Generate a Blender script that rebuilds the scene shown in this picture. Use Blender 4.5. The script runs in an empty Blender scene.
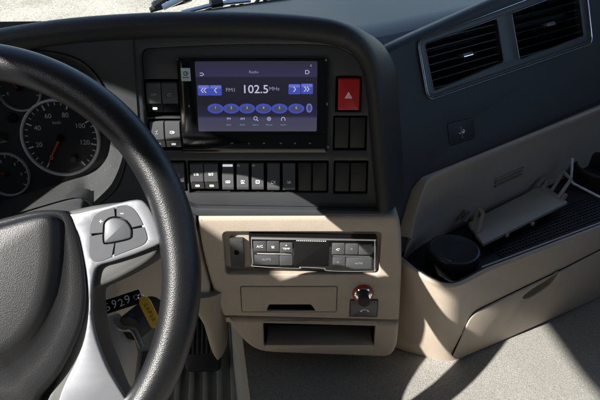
import bpy, bmesh, math, random
from mathutils import Vector as V, Matrix
from mathutils.geometry import delaunay_2d_cdt
random.seed(7)
C = bpy.context.scene.collection
SC = bpy.context.scene
rad = math.radians

# ------------------------------------------------------------------ camera
CZ = 2.30                       # eye height above the ground outside (high truck cab)
PITCH, FPX = rad(32), 620.0     # focal length in pixels of a 600 px wide frame
cam = bpy.data.cameras.new('camera'); cam.sensor_width = 36; cam.lens = 36 * FPX / 600
cam.clip_start = 0.02; cam.clip_end = 2000
camo = bpy.data.objects.new('camera', cam); C.objects.link(camo)
camo.location = (0, 0, CZ); camo.rotation_euler = (math.pi / 2 - PITCH, 0, 0)
SC.camera = camo

# ------------------------------------------------------------------ sky, sun, exposure
SUN = V((-0.692, -0.428, 0.582)).normalized()          # direction towards the sun (driver's side, slightly behind)
w = bpy.data.worlds.new('World'); SC.world = w; w.use_nodes = True
nt = w.node_tree; bg = nt.nodes['Background']
sky = nt.nodes.new('ShaderNodeTexSky'); sky.sky_type = 'NISHITA'; sky.sun_disc = False
sky.sun_elevation = math.asin(SUN.z); sky.sun_rotation = math.atan2(SUN.x, SUN.y)
nt.links.new(sky.outputs[0], bg.inputs[0]); bg.inputs[1].default_value = 0.125
sl = bpy.data.lights.new('sun', 'SUN'); sl.energy = 5.0; sl.angle = rad(0.5); sl.color = (1, .96, .90)
so = bpy.data.objects.new('sun', sl); C.objects.link(so); so.location = (-3, -2, 6)
so.rotation_euler = (-SUN).to_track_quat('-Z', 'Y').to_euler()
SC.view_settings.view_transform = 'Standard'; SC.view_settings.look = 'None'
SC.view_settings.exposure = 1.24; SC.view_settings.gamma = 1

# ------------------------------------------------------------------ pixel rays and frames
def D(px, py):
    u, v = (px - 300) / FPX, (200 - py) / FPX
    c, s = math.cos(PITCH), math.sin(PITCH)
    return V((u, c + v * s, -s + v * c))
class Fr:
    def __init__(f, o, ax, ay):
        f.o = V(o); f.ax = V(ax).normalized(); ay = V(ay)
        f.ay = (ay - f.ax * ay.dot(f.ax)).normalized(); f.n = f.ax.cross(f.ay)
    def hit(f, px, py, h=0):
        d = D(px, py); t = (f.o + f.n * h).dot(f.n) / d.dot(f.n); p = d * t - f.o
        return (p.dot(f.ax), p.dot(f.ay))
    def P(f, a, b, h=0): return f.o + f.ax * a + f.ay * b + f.n * h
    def rect(f, x0, y0, x1, y1, h=0):
        ym, xm = (y0 + y1) / 2, (x0 + x1) / 2
        return (f.hit(x0, ym, h)[0], f.hit(xm, y1, h)[1], f.hit(x1, ym, h)[0], f.hit(xm, y0, h)[1])
    def poly(f, pts, h=0): return [f.hit(x, y, h) for x, y in pts]

def rr(r, rad_=.002, seg=4):
    a0, b0, a1, b1 = r; rad_ = min(rad_, (a1 - a0) / 2.01, (b1 - b0) / 2.01); out = []
    for cx, cy, s in ((a1 - rad_, b0 + rad_, -90), (a1 - rad_, b1 - rad_, 0), (a0 + rad_, b1 - rad_, 90), (a0 + rad_, b0 + rad_, 180)):
        for k in range(seg + 1):
            t = rad(s + 90 * k / seg); out.append((cx + rad_ * math.cos(t), cy + rad_ * math.sin(t)))
    return out
def shrink(r, e): return (r[0] + e, r[1] + e, r[2] - e, r[3] - e)
def area(p): return sum(p[i - 1][0] * p[i][1] - p[i][0] * p[i - 1][1] for i in range(len(p))) / 2
def ccw(p): return list(p) if area(p) > 0 else list(p)[::-1]
def inset(p, e):
    n = len(p); out = []
    for i in range(n):
        a, b, c = V(p[i - 1]), V(p[i]), V(p[(i + 1) % n])
        d1, d2 = (b - a), (c - b)
        if d1.length < 1e-9: d1 = d2
        if d2.length < 1e-9: d2 = d1
        d1.normalize(); d2.normalize()
        n1, n2 = V((-d1.y, d1.x)), V((-d2.y, d2.x)); m = n1 + n2
        if m.length < 1e-6: m = n1
        m.normalize(); k = max(m.dot(n1), .5)
        q = b + m * (e / k); out.append((q.x, q.y))
    return out
def roundpoly(p, r, seg=4):
    n = len(p); out = []
    for i in range(n):
        a, b, c = V(p[i - 1]), V(p[i]), V(p[(i + 1) % n])
        rr_ = r[i] if isinstance(r, (list, tuple)) else r
        k1 = min(rr_, (a - b).length * .45); k2 = min(rr_, (c - b).length * .45)
        p1 = b + (a - b).normalized() * k1; p2 = b + (c - b).normalized() * k2
        for s in range(seg + 1):
            t = s / seg; q = p1 * (1 - t) ** 2 + b * 2 * t * (1 - t) + p2 * t * t; out.append((q.x, q.y))
    return out
def smooth_path(pts, n=6, closed=False):
    P_ = [V(p) for p in pts]; m = len(P_); out = []
    rng = range(m if closed else m - 1)
    for i in rng:
        if closed: p0, p1, p2, p3 = P_[i - 1], P_[i], P_[(i + 1) % m], P_[(i + 2) % m]
        else: p0, p1, p2, p3 = P_[max(i - 1, 0)], P_[i], P_[i + 1], P_[min(i + 2, m - 1)]
        for k in range(n):
            t = k / n
            out.append(.5 * ((2 * p1) + (p2 - p0) * t + (2 * p0 - 5 * p1 + 4 * p2 - p3) * t * t + (3 * p1 - p0 - 3 * p2 + p3) * t ** 3))
    if not closed: out.append(P_[-1])
    return out

class MB:
    def __init__(m): m.v = []; m.f = []
    def add(m, vs, fs):
        o = len(m.v); m.v += [V(x) for x in vs]; m.f += [tuple(i + o for i in f) for f in fs]; return m
    def prism(m, fr, poly, h0, h1, bev=0, seg=2):
        poly = ccw(poly); n = len(poly)
        loops = [[fr.P(a, b, h0) for a, b in poly]]
        if bev > 0:
            for k in range(seg + 1):
                t = math.pi / 2 * k / seg
                q = inset(poly, bev * (1 - math.cos(t))) if k else poly
                loops.append([fr.P(a, b, h1 - bev + bev * math.sin(t)) for a, b in q])
        else: loops.append([fr.P(a, b, h1) for a, b in poly])
        vs = [p for l in loops for p in l]; fs = []
        for j in range(len(loops) - 1):
            for i in range(n):
                k = (i + 1) % n; fs.append((j * n + i, j * n + k, (j + 1) * n + k, (j + 1) * n + i))
        fs.append(tuple(range(n))[::-1]); fs.append(tuple((len(loops) - 1) * n + i for i in range(n)))
        return m.add(vs, fs)
    def holed(m, fr, outer, holes, h0, h1, bev=0, hb=0, seg=2):
        # plate with holes; outer edge rounded by bev, hole edges by hb
        outer = ccw(outer); holes = [ccw(h) for h in holes]
        top_o = inset(outer, bev) if bev else outer
        top_h = [inset(h, -hb) if hb else h for h in holes]
        pts, eds = [], []
        for lp in [top_o] + top_h:
            k0 = len(pts); n0 = len(lp); pts += [V(p) for p in lp]; eds += [(k0 + i, k0 + (i + 1) % n0) for i in range(n0)]
        cv, _, cf, *_r = delaunay_2d_cdt(pts, eds, [], 0, 1e-7)
        def inside(x, y, lp):
            r_ = False; n0 = len(lp)
            for i in range(n0):
                (x1, y1), (x2, y2) = lp[i - 1], lp[i]
                if (y1 > y) != (y2 > y) and x < (x2 - x1) * (y - y1) / (y2 - y1) + x1: r_ = not r_
            return r_
        fs = []
        for f in cf:
            gx = sum(cv[i][0] for i in f) / 3; gy = sum(cv[i][1] for i in f) / 3
            if not inside(gx, gy, top_o) or any(inside(gx, gy, h) for h in top_h): continue
            if area([tuple(cv[i]) for i in f]) < 0: f = f[::-1]
            fs.append(tuple(f))
        m.add([fr.P(p[0], p[1], h1) for p in cv], fs)
        def wall(lp, e, flip, sgn):
            n = len(lp); loops = []
            if e:
                for k in range(seg + 1):
                    t = math.pi / 2 * k / seg
                    q = inset(lp, sgn * e * (1 - math.sin(t)))
                    loops.append([fr.P(a, c, h1 - e * (1 - math.cos(t))) for a, c in q])
            else: loops.append([fr.P(a, c, h1) for a, c in lp])
            loops.append([fr.P(a, c, h0) for a, c in lp])
            for j in range(len(loops) - 1):
                q = [(j * n + i, (j + 1) * n + i, (j + 1) * n + (i + 1) % n, j * n + (i + 1) % n) for i in range(n)]
                if j == 0: base = [p for l in loops for p in l]; allf = []
                allf += [x[::-1] for x in q] if flip else q
            m.add(base, allf)
        wall(outer, bev, False, 1)
        for h in holes: wall(h, hb, True, -1)
        return m
    def loft(m, loops, closed=True, cap0=False, cap1=False, flip=False):
        n = len(loops[0]); vs = [p for l in loops for p in l]; fs = []
        for j in range(len(loops) - 1):
            for i in range(n if closed else n - 1):
                k = (i + 1) % n; q = (j * n + i, j * n + k, (j + 1) * n + k, (j + 1) * n + i); fs.append(q[::-1] if flip else q)
        if cap0: fs.append(tuple(range(n))[::-1] if not flip else tuple(range(n)))
        if cap1:
            c = tuple((len(loops) - 1) * n + i for i in range(n)); fs.append(c if not flip else c[::-1])
        return m.add(vs, fs)
    def tube(m, path, r, seg=10, closed=False):
        path = [V(p) for p in path]; n = len(path); loops = []; up = V((0.13, .2, 1)).normalized()
        for i, p in enumerate(path):
            a = path[i - 1] if (i or closed) else p; b = path[(i + 1) % n] if (i < n - 1 or closed) else p
            t = (b - a).normalized(); x = t.cross(up)
            if x.length < 1e-3: x = t.cross(V((1, 0, 0)))
            x.normalize(); y = x.cross(t); up = y if not closed else up
            r_ = r[i] if isinstance(r, (list, tuple)) else r
            loops.append([p + (x * math.cos(q) + y * math.sin(q)) * r_ for q in [2 * math.pi * k / seg for k in range(seg)]])
        if closed: loops.append(loops[0])
        return m.loft(loops, True, not closed, not closed, flip=True)
    def lathe(m, fr, prof, c=(0, 0), seg=32, sx=1):
        loops = [[fr.P(c[0] + r * math.cos(t) * sx, c[1] + r * math.sin(t), h) for t in [2 * math.pi * k / seg for k in range(seg)]] for r, h in prof]
        return m.loft(loops, True, prof[0][0] > 0, prof[-1][0] > 1e-6)
    def box(m, fr, r, h0, h1): return m.prism(fr, [(r[0], r[1]), (r[2], r[1]), (r[2], r[3]), (r[0], r[3])], h0, h1)

def link(name, mb, mat, parent=None, ang=38, kind=None):
    me = bpy.data.meshes.new(name)
    lo = V([min(p[i] for p in mb.v) for i in range(3)]); hi = V([max(p[i] for p in mb.v) for i in range(3)])
    c = (lo + hi) / 2
    me.from_pydata([p - c for p in mb.v], [], mb.f); me.validate(); me.update()
    b = bmesh.new(); b.from_mesh(me); bmesh.ops.remove_doubles(b, verts=b.verts, dist=1e-6)
    b.to_mesh(me); b.free()
    for p in me.polygons: p.use_smooth = True
    me.set_sharp_from_angle(angle=rad(ang))
    me.materials.append(M[mat])
    o = bpy.data.objects.new(name, me); C.objects.link(o); place(o, c + V((0, 0, CZ)), parent)
    if kind: o['kind'] = kind
    return o
def place(o, wpos, parent):
    if parent is not None:
        o.parent = parent; q = parent; off = V((0, 0, 0))
        while q is not None: off += q.location; q = q.parent
        o.location = V(wpos) - off
    else: o.location = wpos
def tag(o, label, cat, group=None, kind=None):
    o['label'] = label
    if cat: o['category'] = cat
    if group: o['group'] = group
    return o
def thing(name, label, cat, loc, group=None):
    o = bpy.data.objects.new(name, None); o.empty_display_size = .05; C.objects.link(o)
    o.location = V(loc) + V((0, 0, CZ)); return tag(o, label, cat, group)
DG = None
def text(s, size, fr, a, b, h, mat, parent, name='lettering', rot=0, ext=.00012, sx=1, bold=0):
    cu = bpy.data.curves.new('t', 'FONT'); cu.body = s; cu.size = size; cu.align_x = 'CENTER'; cu.align_y = 'CENTER'
    cu.extrude = ext; cu.resolution_u = 3; cu.offset = bold
    o = bpy.data.objects.new('t', cu); C.objects.link(o)
    dg = bpy.context.evaluated_depsgraph_get(); me = bpy.data.meshes.new_from_object(o.evaluated_get(dg))
    bpy.data.objects.remove(o); mb = MB(); cr, sr = math.cos(rot), math.sin(rot)
    vs = []
    for v in me.vertices:
        x, y = v.co.x * sx, v.co.y; vs.append(fr.P(a + x * cr - y * sr, b + x * sr + y * cr, h + v.co.z))
    mb.add(vs, [tuple(p.vertices) for p in me.polygons]); bpy.data.meshes.remove(me)
    return link(name, mb, mat, parent)

# ------------------------------------------------------------------ materials
M = {}
def mat(name, col, rough=.5, spec=.5, metal=0, grain=None, vary=None, dirt=None, coat=0, sheen=0):
    m = bpy.data.materials.new(name); m.use_nodes = True; n = m.node_tree.nodes; l = m.node_tree.links
    p = n['Principled BSDF']; p.inputs['Base Color'].default_value = (*col, 1); p.inputs['Roughness'].default_value = rough
    p.inputs['Specular IOR Level'].default_value = spec; p.inputs['Metallic'].default_value = metal
    p.inputs['Coat Weight'].default_value = coat; p.inputs['Sheen Weight'].default_value = sheen
    tc = n.new('ShaderNodeTexCoord')
    bump = None
    for g in (grain if isinstance(grain, list) else [grain] if grain else []):
        kind, scale, strength, dist = g
        if kind == 'vor':
            t = n.new('ShaderNodeTexVoronoi'); t.inputs['Scale'].default_value = scale; out = t.outputs['Distance']
        else:
            t = n.new('ShaderNodeTexNoise'); t.inputs['Scale'].default_value = scale; t.inputs['Detail'].default_value = 3; out = t.outputs['Fac']
        l.new(tc.outputs['Object'], t.inputs['Vector'])
        b = n.new('ShaderNodeBump'); b.inputs['Strength'].default_value = strength; b.inputs['Distance'].default_value = dist
        l.new(out, b.inputs['Height'])
        if bump: l.new(bump.outputs[0], b.inputs['Normal'])
        bump = b
    if bump: l.new(bump.outputs[0], p.inputs['Normal'])
    col_out = None
    for vv in (vary or []):
        scale, amt = vv
        t = n.new('ShaderNodeTexNoise'); t.inputs['Scale'].default_value = scale; t.inputs['Detail'].default_value = 4
        l.new(tc.outputs['Object'], t.inputs['Vector'])
        mr = n.new('ShaderNodeMapRange'); mr.inputs[1].default_value = .3; mr.inputs[2].default_value = .7
        mr.inputs[3].default_value = 1 - amt; mr.inputs[4].default_value = 1 + amt; l.new(t.outputs['Fac'], mr.inputs[0])
        mx = n.new('ShaderNodeMix'); mx.data_type = 'RGBA'; mx.blend_type = 'MULTIPLY'; mx.inputs[0].default_value = 1
        if col_out: l.new(col_out, mx.inputs[6])
        else: mx.inputs[6].default_value = (*col, 1)
        l.new(mr.outputs[0], mx.inputs[7]); col_out = mx.outputs[2]
    if dirt:                                     # fine settled dust: pale specks
        scale, lo, dcol, amt = dirt
        t = n.new('ShaderNodeTexNoise'); t.inputs['Scale'].default_value = scale; t.inputs['Detail'].default_value = 6; t.inputs['Roughness'].default_value = .7
        l.new(tc.outputs['Object'], t.inputs['Vector'])
        mr = n.new('ShaderNodeMapRange'); mr.inputs[1].default_value = lo; mr.inputs[2].default_value = lo + .15
        mr.inputs[3].default_value = 0; mr.inputs[4].default_value = amt; l.new(t.outputs['Fac'], mr.inputs[0])
        mx = n.new('ShaderNodeMix'); mx.data_type = 'RGBA'; l.new(mr.outputs[0], mx.inputs[0])
        if col_out: l.new(col_out, mx.inputs[6])
        else: mx.inputs[6].default_value = (*col, 1)
        mx.inputs[7].default_value = (*dcol, 1); col_out = mx.outputs[2]
        ad = n.new('ShaderNodeMath'); ad.operation = 'MULTIPLY_ADD'; ad.inputs[1].default_value = .5; ad.inputs[2].default_value = rough
        l.new(mr.outputs[0], ad.inputs[0]); l.new(ad.outputs[0], p.inputs['Roughness'])
    if col_out: l.new(col_out, p.inputs['Base Color'])
    M[name] = m; return m
def emit(name, col, st, base=(.01, .01, .012), rough=.3):
    m = mat(name, base, rough); p = m.node_tree.nodes['Principled BSDF']
    p.inputs['Emission Color'].default_value = (*col, 1); p.inputs['Emission Strength'].default_value = st; return m
def glass(name, ior=1.45, tint=(1, 1, 1)):
    m = bpy.data.materials.new(name); m.use_nodes = True; n = m.node_tree.nodes; l = m.node_tree.links
    n.remove(n['Principled BSDF']); t = n.new('ShaderNodeBsdfTransparent'); t.inputs[0].default_value = (*tint, 1)
    g = n.new('ShaderNodeBsdfGlossy'); g.inputs['Roughness'].default_value = .02
    fz = n.new('ShaderNodeFresnel'); fz.inputs[0].default_value = ior; x = n.new('ShaderNodeMixShader')
    l.new(fz.outputs[0], x.inputs[0]); l.new(t.outputs[0], x.inputs[1]); l.new(g.outputs[0], x.inputs[2])
    l.new(x.outputs[0], n['Material Output'].inputs[0]); M[name] = m

mat('dash_black', (.017, .0175, .019), .5, .45, grain=('vor', 900, .3, .0006), vary=[(14, .12), (120, .06)], dirt=(300, .64, (.2, .19, .17), .25))
mat('panel_black', (.038, .040, .044), .4, .5, grain=('noise', 1500, .12, .0003), vary=[(20, .1)], dirt=(420, .66, (.25, .24, .22), .35))
mat('pad_black', (.017, .0178, .0195), .52, .45, grain=('vor', 700, .35, .0007), vary=[(10, .1)], dirt=(200, .66, (.2, .19, .17), .2))
mat('switch_black', (.072, .075, .08), .32, .55, grain=('noise', 1800, .08, .0002), dirt=(500, .66, (.25, .24, .22), .3))
mat('blank_black', (.018, .019, .021), .5, .35, grain=('noise', 900, .15, .0004), dirt=(500, .66, (.25, .24, .22), .3))
mat('gap_black', (.004, .004, .004), .8, .2)
mat('rim_leather', (.0095, .0098, .0115), .37, .52, grain=[('vor', 1150, .30, .0005), ('noise', 60, .05, .0006)], vary=[(30, .15), (9, .12)])
mat('hub_leather', (.0125, .0128, .0145), .42, .48, grain=[('vor', 1200, .28, .0005), ('noise', 60, .05, .0006)], vary=[(25, .15), (8, .12)])
mat('tan_plastic', (.43, .363, .295), .5, .4, grain=[('vor', 1000, .26, .0006), ('noise', 90, .06, .0008)], vary=[(9, .06), (45, .035), (300, .035)], dirt=(140, .64, (.26, .21, .17), .35))
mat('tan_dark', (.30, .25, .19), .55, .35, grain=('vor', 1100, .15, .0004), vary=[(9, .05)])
mat('silver_trim', (.30, .31, .335), .34, .5, metal=.6, grain=('noise', 2500, .06, .0002), vary=[(12, .06), (900, .05)])
mat('silver_side', (.085, .085, .083), .5, .4, vary=[(25, .08)])
mat('grey_bezel', (.055, .058, .06), .36, .55, grain=('noise', 1200, .1, .0003), vary=[(18, .1)], dirt=(260, .60, (.35, .34, .31), .5))
mat('button_grey', (.10, .105, .115), .34, .5, metal=.3, vary=[(60, .05)])
mat('hatch_grey', (.05, .05, .052), .5, .4)
mat('groove_dark', (.03, .03, .035), .5)
mat('chrome', (.85, .86, .88), .14, .5, metal=1, vary=[(80, .06)])
mat('chrome_soft', (.6, .61, .63), .3, .5, metal=1)
mat('gloss_black', (.006, .006, .007), .12, .5, coat=.3, dirt=(350, .66, (.2, .19, .18), .2))
mat('face_black', (.022, .023, .028), .45, .4, dirt=(500, .64, (.3, .3, .3), .4))
mat('white_print', (.85, .86, .87), .5)
mat('grey_print', (.30, .31, .32), .5)
mat('orange_needle', (.75, .10, .03), .4)
mat('hazard_red', (.42, .012, .016), .35, .5, vary=[(80, .06)])
mat('sticker_pale', (.55, .66, .68), .4)
mat('ink_dark', (.03, .05, .06), .5)
mat('carpet', (.27, .262, .24), .95, .1, grain=[('vor', 700, .35, .0018)], vary=[(520, .25), (1050, .42), (7, .08), (2.5, .06)], sheen=.15)
mat('rubber_mat', (.24, .245, .24), .8, .2, grain=('noise', 700, .3, .0008), vary=[(16, .2)], dirt=(60, .55, (.35, .34, .31), .5))
mat('rubber_black', (.012, .012, .013), .55, .4, grain=('noise', 900, .2, .0005))
mat('lid_black', (.012, .012, .013), .33, .5, grain=('noise', 900, .05, .0003))
mat('plate_grey', (.30, .28, .235), .5, .4, vary=[(30, .06)])
mat('metal_grey', (.16, .16, .155), .45, .5, metal=.7)
mat('tag_yellow', (.75, .47, .05), .45, vary=[(60, .1)])
mat('tag_ink', (.12, .07, .02), .6)
mat('red_plastic', (.38, .02, .015), .35)
mat('wire_white', (.68, .72, .78), .4)
mat('ground_gravel', (.36, .33, .27), .95, .1, grain=('noise', 30, .5, .03), vary=[(1.2, .18), (14, .22), (60, .25)])
mat('wiper_black', (.012, .014, .014), .45)
mat('door_paint', (.075, .072, .066), .6)
mat('dash_top_vinyl', (.032, .037, .044), .5, .5, grain=('vor', 900, .2, .0005), vary=[(6, .1)], dirt=(160, .62, (.2, .19, .17), .25))
mat('ring_white', (.90, .91, .93), .3, .5, metal=0)
glass('screen_glass', 1.45, (.93, .96, .95))
glass('gauge_glass', 1.35)
def ui_screen():
    m = emit('lcd', (.08, .08, .17), 1, (.012, .012, .02), .22); n = m.node_tree.nodes; l = m.node_tree.links
    p = n['Principled BSDF']; tc = n.new('ShaderNodeTexCoord'); sp = n.new('ShaderNodeSeparateXYZ'); l.new(tc.outputs['Generated'], sp.inputs[0])
    cr = n.new('ShaderNodeValToRGB'); e = cr.color_ramp
    e.elements[0].position = 0; e.elements[0].color = (.10, .10, .15, 1); e.elements[1].position = 1; e.elements[1].color = (.042, .04, .072, 1)
    for pos, c in ((.20, (.085, .085, .16, 1)), (.24, (.03, .03, .075, 1)), (.42, (.022, .021, .036, 1)), (.78, (.026, .025, .048, 1)), (.80, (.05, .05, .12, 1)), (.88, (.046, .045, .105, 1))):
        k = e.elements.new(pos); k.color = c
    l.new(sp.outputs[2], cr.inputs[0]); l.new(cr.outputs[0], p.inputs['Emission Color']); p.inputs['Emission Strength'].default_value = .25
ui_screen()
emit('ui_white', (.42, .43, .58), .48); emit('ui_dim', (.17, .17, .28), .6)
emit('ui_blue', (.04, .055, .30), .55); emit('ui_blue_light', (.085, .10, .36), .65); emit('ui_shade', (.03, .033, .075), .8)
emit('lamp_white', (.8, .82, .85), .25, (.7, .7, .7))

# ================================================================== SETTING
WF = Fr((0, 0, 0), (1, 0, 0), (0, 1, 0))           # horizontal frame through the eye
g = link('ground', MB().add([(-60, -60, -CZ), (60, -60, -CZ), (60, 120, -CZ), (-60, 120, -CZ)], [(0, 1, 2, 3)]), 'ground_gravel'); g['kind'] = 'structure'

PF = Fr(D(255, 96) * .75, (1, 0, 0), (0, math.sin(rad(12)), math.cos(rad(12))))   # face of the centre stack
PW = lambda px, py, h=0: PF.P(*PF.hit(px, py, h), h)
FZ = -.70                                           # top of the carpeted engine tunnel
# carpet over the tunnel, slightly uneven, its left edge rolling down
nx, ny = 60, 60
vs, fs = [], []
for j in range(ny + 1):
    for i in range(nx + 1):
        y = .20 + 1.05 * j / ny; ed = -.072 - .17 * (y - .60)
        x = ed - .006 + (1.3) * (i / nx) ** 1.3
        z = FZ + .0035 * math.sin(x * 17 + y * 9) * math.sin(y * 14 + 1) + random.uniform(-.0006, .0006)
        if x < ed - .004: z -= .33; x = ed - .012
        elif x < ed: z -= .006
        vs.append((x, y, z))
for j in range(ny):
    for i in range(nx):
        a = j * (nx + 1) + i; fs.append((a, a + 1, a + nx + 2, a + nx + 1))
cp = link('carpet_floor', MB().add(vs, fs), 'carpet', ang=80); cp['kind'] = 'structure'
link_fl = MB().box(Fr((0, 0, -1.06), (1, 0, 0), (0, 1, 0)), (-1.1, .1, -.02, 1.5), -.03, 0)
fl = link('cab_floor', link_fl, 'carpet'); fl['kind'] = 'structure'

# ================================================================== DASHBOARD
dash = thing('dashboard', 'black and tan moulded truck dashboard with padded brow, switches and vents', 'dashboard', (0, .80, FZ))
S = .010                                            # surround stands this far proud of the recessed panel
# ---- surround and recessed panel
rec = roundpoly(PF.poly([(139, 49), (235, 44), (340, 45), (368, 68), (381, 211), (196, 208), (150, 190)], S), [.012, .05, .03, .03, .004, .004, .004])
outp = PF.poly([(128, 30), (325, 28), (352, 36), (368, 52), (377, 85), (385, 216), (194, 216), (135, 205)], S)
link('panel_surround', MB().holed(PF, roundpoly(outp, .004), [rec], -.05, S, .002, .003), 'panel_black', dash)
SWR = []                                            # switch rectangles (px): x0,y0,x1,y1,kind,icon
SWR += [(147, 82, 162, 113, 'bar', 0), (162.4, 82, 178.5, 113, 'bar', 1)]
SWR += [(150.5, 121, 165, 148, 'bar', 2), (165.6, 121, 181, 148, 'bar', 3)]
SWR += [(172, 163, 185, 190, 'bar', 4), (190.5, 163, 204, 189.5, 'bar', 5), (204.4, 163, 218.5, 189.5, 'bar', 6)]
SWR += [(222, 163.5, 234, 189.5, 'key', 7), (236.5, 163.5, 249, 189.5, 'key', 8), (251.5, 163.5, 264, 189.5, 'key', 9), (267, 163.5, 280, 190, 'key', 10), (282.5, 163.5, 295.5, 190, 'key', 11)]
SWR += [(298, 163, 311.5, 191.5, 'blank', 0), (312.5, 163, 327, 191.5, 'blank', 0)]
SWR += [(334.5, 117.5, 349, 148.5, 'blank', 0), (350, 117.5, 365.5, 148.5, 'blank', 0), (335, 163, 349.5, 192, 'blank', 0), (350.5, 163, 366.5, 192, 'blank', 0)]
wells = [(144.5, 79, 181.5, 117), (148.5, 118.8, 183, 150.5), (170, 160.5, 187, 192), (188.5, 160.5, 328.5, 193), (333, 115.5, 367, 150.5), (333.5, 160.5, 368, 194), (335.5, 76, 361.5, 112)]
wl = [rr(PF.rect(*q), .0015, 2) for q in wells]
radr = PF.rect(180, 58, 328, 152)
wl.append(rr(shrink(radr, .002), .002, 2))
link('switch_panel', MB().holed(PF, inset(rec, -.001), wl, -.02, 0, 0, .0006), 'panel_black', dash)
link('panel_backing', MB().box(PF, PF.rect(140, 50, 380, 213), -.035, -.021), 'gap_black', dash)
# left edge seam strip
link('seam_gap', MB().prism(PF, PF.poly([(127, 38), (132, 38), (139.5, 128), (134.5, 128)], 0), -.03, .004), 'gap_black', dash)

def stroke_icon(fr, cx, cy, s, k, h, mt, parent, lead=None):
    m = MB(); t = s * .16
    def bar(x0, y0, x1, y1):
        d = V((x1 - x0, y1 - y0)); n = V((-d.y, d.x)).normalized() * t / 2
        m.prism(fr, [(cx + x0 * s - n.x, cy + y0 * s - n.y), (cx + x1 * s - n.x, cy + y1 * s - n.y), (cx + x1 * s + n.x, cy + y1 * s + n.y), (cx + x0 * s + n.x, cy + y0 * s + n.y)], h, h + .00015)
    def ring(r, x=0, y=0, a0=0, a1=360):
        n = 10; q = [(x + r * math.cos(rad(a0 + (a1 - a0) * i / n)), y + r * math.sin(rad(a0 + (a1 - a0) * i / n))) for i in range(n + 1)]
        for i in range(n): bar(*q[i], *q[i + 1])
    k %= 12
    if k == 0:
        ring(.32, -.45, 0, 60, 300); ring(.3, .1, 0, 0, 360); bar(.4, -.3, .8, .3); bar(.45, .3, .85, .3)
    elif k == 1: ring(.42, 0, 0, 30, 330); bar(.3, .2, .6, .45); bar(-.75, -.2, -.45, .1)
    elif k == 2: bar(-.1, -.6, .1, .6); bar(-.4, .2, .4, .35); bar(-.45, -.5, .45, -.5)
    elif k == 3: ring(.35, -.35, 0); bar(.15, -.4, .15, .4); bar(.15, .4, .65, 0); bar(.15, -.4, .65, 0)
    elif k == 4: ring(.4); bar(-.7, -.5, .7, -.5)
    elif k == 5: ring(.36, -.45, 0, 90, 270); bar(-.45, .36, -.45, -.36); bar(-.1, .3, .6, .3); bar(-.1, 0, .6, 0); bar(-.1, -.3, .6, -.3)
    elif k == 6: ring(.38, .3, 0, -90, 90); bar(.3, .4, .3, -.4); bar(-.7, .3, 0, .15); bar(-.7, 0, 0, -.1); bar(-.7, -.3, 0, -.35)
    elif k == 7: bar(-.6, .25, .6, .25); bar(-.6, -.25, .6, -.25); bar(-.6, .25, -.6, -.25); bar(.6, .25, .6, -.25); bar(0, .25, 0, -.25)
    elif k == 8: ring(.3, -.2, .15); bar(.1, -.1, .55, -.5); bar(-.5, -.45, .2, -.45); bar(.3, .45, .6, .2)
    elif k == 9: bar(-.5, .4, .5, .4); bar(-.5, -.4, .5, -.4); bar(-.5, .4, -.5, -.4); bar(.5, .4, .5, -.4); bar(-.2, 0, .25, 0)
    elif k == 10: ring(.4, -.3, 0, 60, 300); bar(.2, .4, .2, -.4); bar(.45, .4, .45, -.4); bar(-.1, 0, .1, 0)
    else: bar(-.45, .45, -.1, -.45); bar(-.1, -.45, .2, .45); bar(.2, .45, .55, -.3); bar(-.55, -.2, .4, -.2)
    return link('icon', m, mt, parent, ang=20)

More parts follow.
